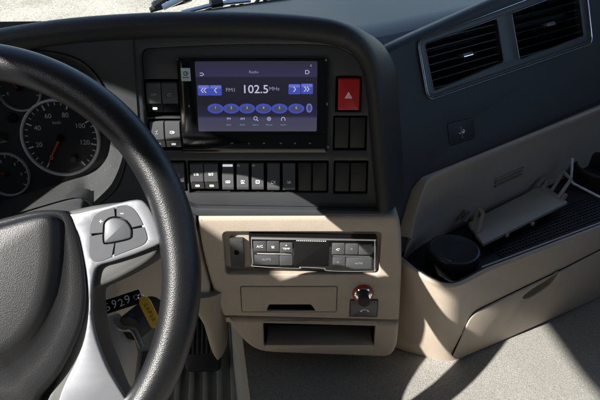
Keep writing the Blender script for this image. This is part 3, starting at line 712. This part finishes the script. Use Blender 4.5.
gauge(8, 174, 22.5, [('0', 200, .6, .2), ('6', 50, .62, .2), ('3', 110, .62, .2), ('9', 0, .62, .18)], (158, .78, .05), (12, 215, -35, 2))
gauge(-42, 137.5, 38.5, [(str(v), 230 - v * 9, .66, .17) for v in (0, 5, 10, 15, 20, 25)], (226, .8, .05), (25, 230, 5, 5))
wf = CF.poly([(-14, 128), (9, 133), (8, 142), (-14, 146)]); link('info_window', MB().prism(CF, roundpoly(wf, .003), 0, .0012, .0006), 'gloss_black', clu)
a, b = CF.hit(14, 118); link('dimmer_knob', MB().lathe(Fr(CF.P(a, b, 0), CF.ax, CF.ay), [(.0068, 0), (.0062, .007), (.004, .008), (0, .008)], seg=24), 'gap_black', clu)
link('lens', MB().add([CF.P(*p, .010) for p in CF.poly([(-100, 45), (108, 55), (114, 120), (110, 178), (-100, 245)], .010)], [(0, 4, 3, 2, 1)]), 'gauge_glass', clu)

# ================================================================== STEERING WHEEL
tE = rad(35); Nw = V((0, -math.cos(tE), math.sin(tE)))
SW = Fr((-.314, .446, -.365), (1, 0, 0), V((0, math.sin(tE), math.cos(tE))))
RC, RT = .205, .0172
sw = thing('steering_wheel', 'black grained steering wheel with silver spokes and thumb buttons', 'steering wheel', SW.P(0, 0, -.05))
loops = []
for k in range(128):
    t = 2 * math.pi * k / 128; e = V((math.cos(t), math.sin(t)))
    gr = 1 + .05 * max(0, math.cos(2 * t)) ** 3
    loops.append([SW.P(e.x * (RC + RT * gr * math.cos(q)), e.y * (RC + RT * gr * math.cos(q)), RT * 1.08 * gr * math.sin(q)) for q in [2 * math.pi * j / 24 for j in range(24)]])
loops.append(loops[0])
link('rim', MB().loft(loops, True, flip=True), 'rim_leather', sw, ang=80)
def mir(p): return [(-a, b) for a, b in p][::-1]
# silver spoke trim: right arm running into the lower spoke
SHt = .004
sil = [(66, 216), (80, 212), (110, 205), (136, 199.5), (146, 204), (154, 218), (160.5, 238), (161, 243), (135, 254), (112, 261.5), (98, 266), (93.5, 276), (91, 300), (91.5, 318), (96, 340), (106, 366), (116, 384), (127, 402), (135, 420), (57, 420), (59, 398), (66, 380), (76, 360), (84, 338), (88, 310), (87, 280), (82, 250), (77, 232)]
sp_ = [tuple(p) for p in smooth_path(SW.poly(sil, SHt), 3, True)]
lowr = [(72, 218), (120, 205), (150, 208), (166, 236), (167, 250), (160, 258), (150, 265), (128, 277), (108, 286), (104, 292), (105, 312), (109, 338), (118, 362), (127, 385), (137, 402), (146, 420), (57, 420), (66, 380), (82, 340), (84, 300), (80, 250)]
lw_ = [tuple(p) for p in smooth_path(SW.poly(lowr, -.040), 3, True)]
padr = roundpoly(SW.poly([(92, 216), (128, 205.5), (138, 217), (146.5, 238), (143, 243), (96, 261), (91.5, 256)], SHt), [.012, .01, .02, .008, .004, .008, .004], 4)
for mr in (0, 1):
    f_ = mir if mr else (lambda p: p)
    s1 = link('spoke_trim', MB().holed(SW, f_(sp_), [f_(padr)], SHt - .006, SHt, .0018, .0008, 3), 'silver_trim', sw, ang=50)
    link('spoke_core', MB().prism(SW, f_(lw_), -.046, -.0022, .004, 3), 'silver_side', sw, ang=50)
    bpad = link('button_pad', MB().prism(SW, f_(inset(padr, .0003)), SHt - .006, SHt - .0035), 'groove_dark', sw)
    cen = SW.hit(117, 231.5, SHt)
    mid = [(-.0115, .002), (-.0105, .0085), (-.004, .0125), (.006, .011), (.0125, .004), (.0135, -.003), (.011, -.0065), (-.0085, -.0105), (-.0115, -.008)]
    mid = [tuple(p) for p in smooth_path([(cen[0] + x * 1.0, cen[1] + y * 1.0) for x, y in mid], 3, True)]
    # four keys around the centre key, cut from the pad outline
    q = ccw(inset(padr, .0020)); angs = [95, 12, 262, 188]
    def keypoly(a0, a1):
        out = []; n = 14
        def hitpoly(poly, ang):
            dx, dy = math.cos(rad(ang)), math.sin(rad(ang)); best = None
            for i in range(len(poly)):
                x1, y1 = poly[i - 1][0] - cen[0], poly[i - 1][1] - cen[1]; x2, y2 = poly[i][0] - cen[0], poly[i][1] - cen[1]
                ex, ey = x2 - x1, y2 - y1; den = dx * ey - dy * ex
                if abs(den) < 1e-12: continue
                t = (x1 * ey - y1 * ex) / den; s = (x1 * dy - y1 * dx) / den
                if t > 0 and -1e-6 <= s <= 1 + 1e-6 and (best is None or t > best): best = t
            return best
        ou = [(ang, hitpoly(q, ang)) for ang in [a0 + (a1 - a0) * i / n for i in range(n + 1)]]
        mi = inset(ccw(mid), -.0012)
        inn = [(ang, hitpoly(mi, ang)) for ang in [a1 - (a1 - a0) * i / n for i in range(n + 1)]]
        return [(cen[0] + math.cos(rad(g_)) * t_, cen[1] + math.sin(rad(g_)) * t_) for g_, t_ in ou + inn]
    for (a0, a1) in ((14, 92), (97, 185), (190, 260), (264, 369)):
        link('key', MB().prism(SW, f_(keypoly(a0, a1)), SHt - .004, SHt + .0006, .0004, 1), 'button_grey', bpad, ang=25)
    link('centre_key', MB().prism(SW, f_(mid), SHt - .004, SHt + .0016, .0014, 3), 'button_grey', bpad, ang=50)
    for x, y, plus in ((101, 221.5, 1), (122, 213.5, 0)):
        a, b = SW.hit(x, y, SHt + .0006); m = MB(); a = -a if mr else a
        m.box(SW, (a - .0016, b - .0003, a + .0016, b + .0003), SHt + .0006, SHt + .0009)
        if plus: m.box(SW, (a - .0003, b - .0016, a + .0003, b + .0016), SHt + .0006, SHt + .00095)
        link('symbol', m, 'white_print', bpad)
# hub pad
hub = [(-18, 224), (2, 218.5), (34, 211), (56, 210), (67, 212.5), (73, 219), (80, 243), (84.5, 270), (86, 295), (83, 320), (74, 345), (60, 372), (40, 396), (18, 415)]
hl = SW.poly(hub, .004); hl = hl + [(-a, b) for a, b in hl[::-1]]
hl = [p for p in hl if True]
tb = SW.hit(66, 213, .012); 
hl = [tuple(p) for p in smooth_path(hl, 3, True)]
core = SW.poly([(-14, 229), (6, 224.5), (34, 217), (47, 216), (52.5, 221), (53, 240), (52, 262), (47, 292), (38, 318), (22, 342), (2, 356), (-14, 361)], .016); core = core + [(-a, b) for a, b in core[::-1]]
core = [tuple(p) for p in smooth_path(core, 3, True)]
def match(ref, poly):                               # resample poly by angle so that it lofts with ref
    cx, cy = 0, -.005; out = []
    for x, y in ref:
        dx, dy = x - cx, y - cy; best = None
        for i in range(len(poly)):
            x1, y1 = poly[i - 1][0] - cx, poly[i - 1][1] - cy; x2, y2 = poly[i][0] - cx, poly[i][1] - cy
            ex, ey = x2 - x1, y2 - y1; den = dx * ey - dy * ex
            if abs(den) < 1e-14: continue
            t = (x1 * ey - y1 * ex) / den; s = (x1 * dy - y1 * dx) / den
            if t > 0 and -1e-6 <= s <= 1 + 1e-6 and (best is None or t > best): best = t
        best = best or .5; out.append((cx + dx * best, cy + dy * best))
    return out
hl = ccw(hl); cm = match(hl, core)
lev = []
for k, (t, h) in enumerate(((-.0, -.030), (0, .002), (.03, .0045), (.12, .006), (.45, .0068), (.78, .008), (.92, .011), (1.0, .0145), (1.06, .0162), (1.2, .0170), (1.5, .0178), (1.9, .0186), (2.3, .019))):
    row = []
    for p, c in zip(hl, cm):
        if t <= 1: x, y = p[0] + (c[0] - p[0]) * t, p[1] + (c[1] - p[1]) * t
        else: s = 1 - (t - 1) * .72; x, y = c[0] * s, -.005 + (c[1] + .005) * s
        row.append(SW.P(x, y, h))
    lev.append(row)
link('hub_pad', MB().loft(lev, True, True, True), 'hub_leather', sw, ang=60)

# steering column shroud
col = thing('steering_column', 'tan steering column shroud behind the wheel hub', 'steering column', SW.P(0, 0, -.25))
AX = Fr(SW.o, SW.ax, SW.ay); lv = []
for h, wx, wy, oy in ((-.045, .055, .055, -.01), (-.05, .068, .062, -.012), (-.10, .074, .070, -.02), (-.20, .070, .075, -.03), (-.30, .062, .07, -.03)):
    lv.append([AX.P(wx * (abs(math.cos(t)) ** .6) * (1 if math.cos(t) > 0 else -1), oy + wy * (abs(math.sin(t)) ** .6) * (1 if math.sin(t) > 0 else -1), h) for t in [2 * math.pi * k / 40 for k in range(40)]])
link('shroud', MB().loft(lv, True, True, True, flip=True), 'tan_plastic', col, ang=60)
lock = Fr(V(D(132, 327)) * .72, V((.9, -.3, -.1)), V((0, .3, 1)))
link('ignition_lock', MB().lathe(lock, [(.017, -.05), (.017, 0), (.014, .004), (0, .004)], seg=28), 'rubber_black', col)
lvr = [D(x, y) * z for x, y, z in ((116, 320, .69), (121, 328, .68), (130, 329, .675), (134, 331, .67), (138, 338, .668), (142, 347, .668))]
link('lock_lever', MB().tube(smooth_path(lvr, 4), .0034, 10), 'metal_grey', col)
link('lower_shroud', MB().tube([D(106, 322) * .74, D(113, 335) * .735, D(116, 355) * .73, D(114, 378) * .725, D(104, 400) * .72], [.018, .023, .025, .024, .02], 24), 'tan_plastic', col, ang=70)
# key label and key tag
KL = Fr(D(119, 303) * .645, V((1, 0, .0)) + V((0, .1, .33)), V((0, .55, .83)))
kl = thing('key_label', 'black key label with hand written number hanging in the steering column', 'key label', KL.P(0, -.01, 0))
lr = KL.rect(97, 299, 142, 310)
link('label_strip', MB().prism(KL, rr((-.026, -.0072, .0245, .0072), .002), -.0012, 0, .0004), 'gloss_black', kl)
for ch_, x_, y_, r_, z_ in (('5', -.0130, -.0008, .16, .0112), ('9', -.0052, .0000, -.06, .0122), ('2', .0024, -.0006, .10, .0112), ('9', .0098, .0004, .02, .0124)):
    text(ch_, z_, KL, x_, y_, .0003, 'white_print', kl, 'handwriting', ext=.0001, sx=1.05 + r_, rot=r_, bold=-.00012)
m = MB()
ringc = V((.0195, .0005)); m.tube([KL.P(ringc.x + .0022 * math.cos(t), ringc.y + .0022 * math.sin(t), .0012) for t in [2 * math.pi * k / 16 for k in range(16)]], .0006, 6, True)
link('ring', m, 'chrome', kl)
YT = Fr(D(150, 312.5) * .635, V((.86, .15, .42)), V((-.42, .5, .8)))
yt = thing('key_tag', 'yellow plastic key tag hanging beside the black key label', 'key tag', YT.P(0, -.016, 0))
tg = roundpoly([(-.0062, -.0155), (.0052, -.0185), (.0062, .012), (.002, .0185), (-.003, .0185), (-.0062, .013)], [.003, .003, .003, .003, .003, .003])
hol = [(.0002 + .0013 * math.cos(t), -.0145 + .0013 * math.sin(t)) for t in [2 * math.pi * k / 12 for k in range(12)]]
hol2 = [(-.0005 + .0012 * math.cos(t), .0155 + .0012 * math.sin(t)) for t in [2 * math.pi * k / 12 for k in range(12)]]
link('tag_body', MB().holed(YT, tg, [hol, hol2], -.001, .0006, .0004), 'tag_yellow', yt)
m = MB()
for k in range(5):
    y = .009 - k * .0042
    m.box(YT, (-.002, y, .0024, y + .0006), .0006, .0008); m.box(YT, (-.002 + .001 * (k % 3), y - .0022, -.0013 + .001 * (k % 3), y), .0006, .0008)
    m.box(YT, (.0014 - .0012 * (k % 2), y - .0018, .002 - .0012 * (k % 2), y), .0006, .0008)
link('scribble', m, 'tag_ink', yt)
link('link_ring', MB().tube([YT.P(-.0005 + .003 * math.cos(t), .0185 + .003 * math.sin(t), .0004 + .0016 * math.sin(t)) for t in [2 * math.pi * k / 16 for k in range(16)]], .0005, 6, True), 'chrome', yt)

# ================================================================== STORAGE CONSOLE (passenger side)
con = thing('storage_console', 'tan storage console with open black tray and drawer below the vents', 'storage console', (.40, .80, FZ))
a_ = V((.885, .466, 0)).normalized(); nn = V((a_.y, -a_.x, 0))
SFr = Fr((.245, .668, FZ), a_, V((0, 0, 1)) + nn * .085)
HH = .178
crescent = SFr.poly([(521, 296), (531, 287.5), (545, 279), (556, 271), (556.5, 274), (549, 283), (538, 291), (527, 297)])
crescent = [tuple(p) for p in smooth_path(crescent, 3, True)]
dpoly = SFr.poly([(475, 311), (520, 289), (560, 270), (605, 247), (680, 208), (680, 262), (600, 295), (540, 322), (490, 344), (456, 358), (452.5, 355), (462, 333), (468, 318)])
big = [(0, 0), (.75, 0), (.75, HH), (0, HH)]
link('front', MB().holed(SFr, big, [crescent], -.012, 0, 0, .0015), 'tan_plastic', con)
dr = link('drawer', MB().holed(SFr, roundpoly(dpoly, [.012, .01, .01, .01, 0, 0, .01, .01, .01, .002, .002, .01, .01]), [crescent], .0012, .0034, .0014, .0012), 'tan_plastic', con, ang=50)
link('drawer_gap', MB().prism(SFr, inset(ccw(roundpoly(dpoly, [.012, .01, .01, .01, 0, 0, .01, .01, .01, .002, .002, .01, .01])), -.0011), -.002, .0003), 'gap_black', dr) if False else None
gapr = ccw(roundpoly(dpoly, [.012, .01, .01, .01, 0, 0, .01, .01, .01, .002, .002, .01, .01]))
link('drawer_gap', MB().holed(SFr, inset(gapr, -.0011), [inset(gapr, .0008)], -.001, .0004), 'gap_black', dr)
cc = ccw(crescent); cx = sum(p[0] for p in cc) / len(cc); cy = sum(p[1] for p in cc) / len(cc)
bowl = [[SFr.P(cx + (x - cx) * s, cy + (y - cy) * s, h) for x, y in cc] for s, h in ((1.02, .002), (.97, -.006), (.8, -.010), (.3, -.011))]
link('drawer_grip', MB().loft(bowl, True, False, True, flip=False), 'tan_dark', dr, ang=70)  # scoop coloured darker tan, shade of the recess put into the material
# rounded left end: crease runs from the tray rim down to the foot
def endcurve(w):                                   # w 0 bottom .. 1 top
    p0 = SFr.P(0, HH * w, 0); p1 = SFr.P(.03, HH * w, 0)
    c = V((.222, .6625, 0)).lerp(V((.200, .622, 0)), w); l1 = V((.190, .672, 0)).lerp(V((.166, .637, 0)), w)
    l2 = V((.150, .689, 0)).lerp(V((.137, .680, 0)), w); l3 = V((.105, .72, 0)).lerp(V((.106, .745, 0)), w)
    z = p0.z
    pts = [V((q.x, q.y, z)) for q in (l3, l2, l1, c)] + [p0, p1]
    return smooth_path(pts, 6)[:-6]
ws = [0, .02, .1, .25, .4, .55, .7, .82, .92, .965, 1]
ends = [endcurve(w) for w in ws]
link('end_cap', MB().loft(ends, False, flip=False), 'tan_plastic', con, ang=60)
# rim: rolls over to the tray
topc = ends[-1][:-1] + [SFr.P(.75 * i / 14, HH, 0) for i in range(15)]
def rimrow(off, dz):
    row = []
    n = len(topc)
    for i, p in enumerate(topc):
        t = (topc[min(i + 1, n - 1)] - topc[max(i - 1, 0)]); t.z = 0; t.normalize(); inw = V((-t.y, t.x, 0))
        row.append(p + inw * off + V((0, 0, dz)))
    return row
link('rim', MB().loft([topc, rimrow(.0003, .002), rimrow(.0012, .0036), rimrow(.0025, .0042), rimrow(.0042, .0038), rimrow(.0052, .0025), rimrow(.0055, .0)], False, flip=False), 'tan_plastic', con, ang=70)
trim = [rimrow(.005, .0015), rimrow(.0058, .003), rimrow(.0075, .003), rimrow(.0085, .001), rimrow(.010, -.03)]
link('tray_lip', MB().loft(trim, False, flip=False), 'rubber_black', con, ang=60)
ZT = SFr.P(0, HH).z - .030
tf = MB(); ins = rimrow(.0095, 0); back = []
for p in ins:
    x = p.x; y = (.574 * x + .5165) / .819; back.append(V((x, max(y, p.y + .002), ZT)))
ins = [V((p.x, p.y, ZT)) for p in ins]
tf.loft([ins, back], False, flip=False)
link('tray_floor', tf, 'rubber_black', con)
# ribs on the tray floor liner
TFm = Fr((.30, .76, ZT), a_, V((0, 0, 1)).cross(a_))
ribs = MB()
for i in range(70):
    s = -.02 + i * .0065
    if s < .40: ribs.box(TFm, (s, -.045, s + .0022, .03 if s < .30 else .14), 0, .0016)
for j in range(12):
    t = -.044 + j * .0065; ribs.box(TFm, (-.02, t, .43, t + .0022), 0, .0019)
tm = link('tray_mat', ribs, 'rubber_black', con); tm['kind'] = 'stuff'
# round recess at the right end of the tray
rc = Fr(V((0, 0, ZT)) + V((.535, .955, 0)), (1, 0, 0), (0, 1, 0))
link('cup_well', MB().lathe(rc, [(.052, -.002), (.052, .026), (.050, .028), (.046, .028), (.044, .024), (.044, .002), (0, .002)], seg=40), 'rubber_black', con)

# ---- round lidded ashtray pot in the tray
pc_ = D(454, 249); pb = pc_ * ((ZT + .032) / pc_.z)
PB = Fr((pb.x, pb.y, ZT), (1, 0, 0), (0, 1, 0))
pot = thing('ashtray_pot', 'round black lidded pot standing at the near end of the tray', 'pot', PB.P(0, 0, 0))
link('body', MB().lathe(PB, [(.029, 0), (.0305, .004), (.0315, .018), (.0300, .019)], seg=48), 'rubber_black', pot)
link('lid', MB().lathe(PB, [(.0320, .006), (.0368, .0065), (.0375, .009), (.0370, .030), (.0355, .0325), (.033, .0332), (.0315, .0325), (.010, .0328), (0, .0330)], seg=48), 'lid_black', pot)
hgf = Fr(PB.P(-.020, -.022, .032), V((.75, -.66, 0)), V((.66, .75, 0)))
link('lid_catch', MB().prism(hgf, roundpoly([(-.010, -.004), (.014, -.004), (.012, .003), (-.004, .003), (-.006, .008), (-.010, .008)], .0015), -.006, .0022, .001), 'lid_black', pot)

# ---- grey clip bracket lying on the tray
ZB = ZT + .022
BB = Fr((0, 0, ZB), (1, 0, 0), (0, 1, 0))
def bb(px, py, h=0): return BB.hit(px, py, h)
q0, q1, q2, q3 = V(bb(470, 222)), V(bb(535, 188)), V(bb(568, 202)), V(bb(483, 244))
ba = ((q1 - q0) + (q2 - q3)).normalized(); bo = q3
BR = Fr((bo.x, bo.y, ZB), (ba.x, ba.y, 0), (-ba.y, ba.x, 0))
clp = thing('clip_bracket', 'grey plastic bracket plate with spring clips resting in the tray', 'bracket', BR.P(.07, .03, -.02))
pq = [BR.hit(x, y) for x, y in ((468, 223), (485, 213.5), (535, 188.5), (548, 187), (568, 202), (483, 244))]
holes = []
for x, y in ((506, 212), (507.5, 233.5), (533, 222.5)):
    a, b = BR.hit(x, y); holes.append([(a + .0026 * math.cos(t), b + .0026 * math.sin(t)) for t in [2 * math.pi * k / 12 for k in range(12)]])
link('plate', MB().holed(BR, roundpoly(pq, .003), holes, -.005, 0, .0012, .0004), 'plate_grey', clp)
for hle in holes:
    cx = sum(p[0] for p in hle) / 12; cy = sum(p[1] for p in hle) / 12
    link('screw', MB().lathe(Fr(BR.P(cx, cy, -.003), BR.ax, BR.ay), [(.0022, 0), (.0021, .0014), (.001, .0018), (0, .0012)], seg=14), 'chrome_soft', clp)
link('support', MB().box(BR, (.012, .012, .105, .03), -.0215, -.003), 'rubber_black', clp)
def bar3(m, p, q, wd, th):
    t = (q - p).normalized(); u = t.cross(V((0, 0, 1))).normalized(); fr = Fr(p, t, u); m.box(fr, (0, -wd / 2, (q - p).length, wd / 2), -th / 2, th / 2)
def rayZ(px, py, z): d = D(px, py); return d * (z / d.z)
zc = ZB
m = MB()
lc = [rayZ(472.5, 230, ZB), rayZ(478, 208.5, ZB + .024), rayZ(483.5, 213, ZB + .024), rayZ(478, 233, ZB)]
for i in range(3): bar3(m, lc[i], lc[i + 1], .0050, .0030)
link('spring_clip', m, 'plate_grey', clp)
m = MB(); rcx = [rayZ(551.5, 191, ZB), rayZ(563.5, 172, ZB + .022), rayZ(571, 179.5, ZB + .022), rayZ(558, 198, ZB)]
for i in range(3): bar3(m, rcx[i], rcx[i + 1], .0050, .0030)
link('spring_clip', m, 'plate_grey', clp)
for (x0, y0, x1, y1) in ((459, 219, 466, 211), (464, 221, 470, 212), (538, 187, 545, 178), (543, 189, 548, 181), (562, 200, 566, 194)):
    m = MB(); bar3(m, rayZ(x0, y0, ZB - .001), rayZ(x1, y1, ZB + .010), .0050, .005); link('hook', m, 'plate_grey', clp)

# ---- pale cord hanging over the tray
cpts = [rayZ(572.5, 158, ZT + .060), rayZ(572, 168, ZT + .045), rayZ(571.5, 181, ZT + .028), rayZ(578, 186, ZT + .020), rayZ(588, 191, ZT + .022), rayZ(600, 197, ZT + .028), rayZ(620, 203, ZT + .032)]
cb_ = link('cord', MB().tube(smooth_path(cpts, 6), .0021, 8), 'wire_white'); tag(cb_, 'thin pale cord trailing over the tray beside the clip bracket', 'cord')

# ================================================================== DRIVER FOOTWELL
FF = -1.06
fm = thing('floor_mat', 'dark ribbed rubber mat on the driver footwell floor', 'floor mat', (-.25, .9, FF + .001))
MF = Fr((-.25, .9, FF + .002), (1, 0, 0), (0, 1, 0))
link('mat_base', MB().prism(MF, rr((-.42, -.5, .26, .42), .03), 0, .006, .002), 'rubber_mat', fm)
for i in range(13):
    x = -.10 + i * .030
    link('rib', MB().prism(MF, [(x + .05, -.48), (x + .062, -.48), (x - .028, .28), (x - .040, .28)], .006, .0125, .003), 'rubber_mat', fm)
PD = Fr(D(203, 343) * 1.36, V((1, .05, 0)), V((0, .75, .66)))
ped = thing('accelerator_pedal', 'black ribbed accelerator pedal low in the driver footwell', 'pedal', PD.P(0, -.05, 0))
link('pedal_pad', MB().prism(PD, rr((-.038, -.06, .038, .16), .012), -.02, 0, .003), 'rubber_black', ped)
for k in range(7): link('tread', MB().prism(PD, rr((-.034 + k * .0100, -.024, -.028 + k * .0100, .05), .001, 1), 0, .004, .001), 'blank_black', ped)
fwm = MB(); e0_, e1_ = wb(-1.1), wb(1.5)
for o_ in (e0_, e1_): o_.z = -1.09
fwm.add([e0_, e1_, e1_ + V((0, 0, .78)), e0_ + V((0, 0, .78))], [(0, 1, 2, 3)])
fw = link('cab_front_wall', fwm, 'rubber_mat'); fw['kind'] = 'structure'  # wall added to stop sky light leaking into the footwell
# ================================================================== WINDSCREEN AND WIPERS
ws_ = thing('windscreen', 'clear windscreen glass rising from the back of the dashboard', 'windscreen', wb(0))
e0, e1 = wb(-1.0) + V((0, 0, -.01)), wb(1.4) + V((0, 0, -.01)); upv = V((.10, -.20, .97)) * .98
link('pane', MB().add([e0, e1, e1 + upv, e0 + upv], [(0, 1, 2, 3)]), 'screen_glass', ws_)
sd = V((.894, .447, 0)); nd = V((-.447, .894, 0))
link('lower_seal', MB().tube([e0 + nd * .004, e1 + nd * .004], .010, 10), 'rubber_black', ws_)
def wiper(off, p0, p1, arm, label, r=.0045):
    W_ = Fr(wb(0) + nd * off, sd, (0, 0, 1))
    q0, q1 = W_.P(*W_.hit(*p0)), W_.P(*W_.hit(*p1)); a0, a1 = W_.P(*W_.hit(*arm[0]), .02), W_.P(*W_.hit(*arm[1]), .02)
    o = thing('wiper', label, 'wiper', q0, 'windscreen wipers'); d_ = (q1 - q0)
    link('blade', MB().tube([q0, q1], r * .8, 6), 'wiper_black', o)
    up_ = V((0, 0, .012))
    link('frame', MB().tube([q0 + d_ * .1 + up_ * .5, q0 + d_ * .5 + up_ * 1.3, q0 + d_ * .9 + up_ * .5], r, 8), 'wiper_black', o)
    for k in range(4):
        c_ = q0 + d_ * (.15 + .23 * k); link('bridge', MB().tube([c_ - d_ * .06, c_ + up_, c_ + d_ * .06], r * .8, 6), 'wiper_black', o)
    link('arm', MB().tube([a0, a0.lerp(a1, .5) + up_ * .4, a1], r * .9, 8), 'chrome_soft', o)
    link('arm_joint', MB().tube([a0.lerp(a1, .42) + up_ * .5, a0.lerp(a1, .58) + up_ * .5], r * 2.0, 8), 'wiper_black', o)
wiper(.04, (196, 13), (300, -3), ((178, 10), (246, -2)), 'long wiper blade parked along the foot of the windscreen')
wiper(.16, (150, 10), (184, 1), ((160, 5), (205, -12)), 'dark wiper tip farther out, left of the long blade', .007)

# ================================================================== CAB BODY BESIDE AND ABOVE THE DRIVER (added out of view to shade the dash)
XD = -.95
DF = Fr((XD, 0, 0), (0, 1, 0), (0, 0, 1))
door = thing('added_cab_door', 'added driver door out of view, its window and low opening shaped to let sunlight in', 'door', (XD, 0, -1.06))  # unseen door, added to block the sun around its openings
opening = roundpoly([(-.46, .05), (.40, .05), (.37, .20), (.25, .345), (.19, .385), (.035, .420), (-.04, .444), (-.10, .452), (-.224, .469), (-.46, .52)], .03)  # window outline shaped so the sun patches fall where wanted
link('door_shell', MB().holed(DF, [(-.95, -1.06), (.80, -1.06), (.80, .05), (.74, .66), (-.95, .78)], [opening, roundpoly([(.12, -.98), (.72, -.98), (.72, -.60), (.12, -.60)], .04)], -.03, .03, .01, .006), 'door_paint', door)  # low kerb opening added so bounced sunlight fills the footwell
rf = link('added_cab_roof', MB().prism(Fr((0, 0, .66), (1, 0, 0), (0, 1, 0)), [(-.92, -1.0), (1.3, -1.0), (1.3, 1.55), (-.92, .50)], 0, .05), 'door_paint'); rf['kind'] = 'structure'  # unseen roof, added to keep sun and sky off the dash
bw = link('added_back_wall', MB().box(Fr((0, -1.0, 0), (1, 0, 0), (0, 0, 1)), (-.92, -1.06, 1.3, .655), 0, .04), 'door_paint'); bw['kind'] = 'structure'  # unseen back wall, added to cut the ambient light
door2 = thing('added_cab_door', 'added passenger door out of view, its window sized for the fill light', 'door', (1.33, 0, -1.06))
DF2 = Fr((1.33, 0, 0), (0, 1, 0), (0, 0, 1))
link('door_shell', MB().holed(DF2, [(-.95, -1.06), (1.55, -1.06), (1.55, -.10), (1.35, .05), (1.0, .66), (-.95, .78)], [[(-.4, -.15), (.9, -.15), (.8, .45), (-.4, .45)]], -.03, .03, .01, .006), 'door_paint', door2)  # unseen passenger door, added to limit fill light from the right
# unseen mirror-shaped blocker, added to shade the left of the console
MFr = Fr((-1.16, .0, .30), (0, 1, 0), (0, 0, 1))
mi_ = thing('mirror_blocker', 'black mirror-shaped blocker added outside the driver door to shade the console', 'light blocker', (-1.10, .10, .08))
link('housing', MB().prism(MFr, rr((-.06, -.035, .08, .102), .015), -.03, .03, .010), 'wiper_black', mi_)
link('blocker_glass', MB().prism(MFr, rr((-.052, -.027, .072, .094), .012), .03, .032, .001), 'chrome', mi_)
link('bracket', MB().tube([V((-1.16, .06, .28)), V((-1.13, .25, .05)), V((-.97, .45, .0))], .015, 10), 'wiper_black', mi_)
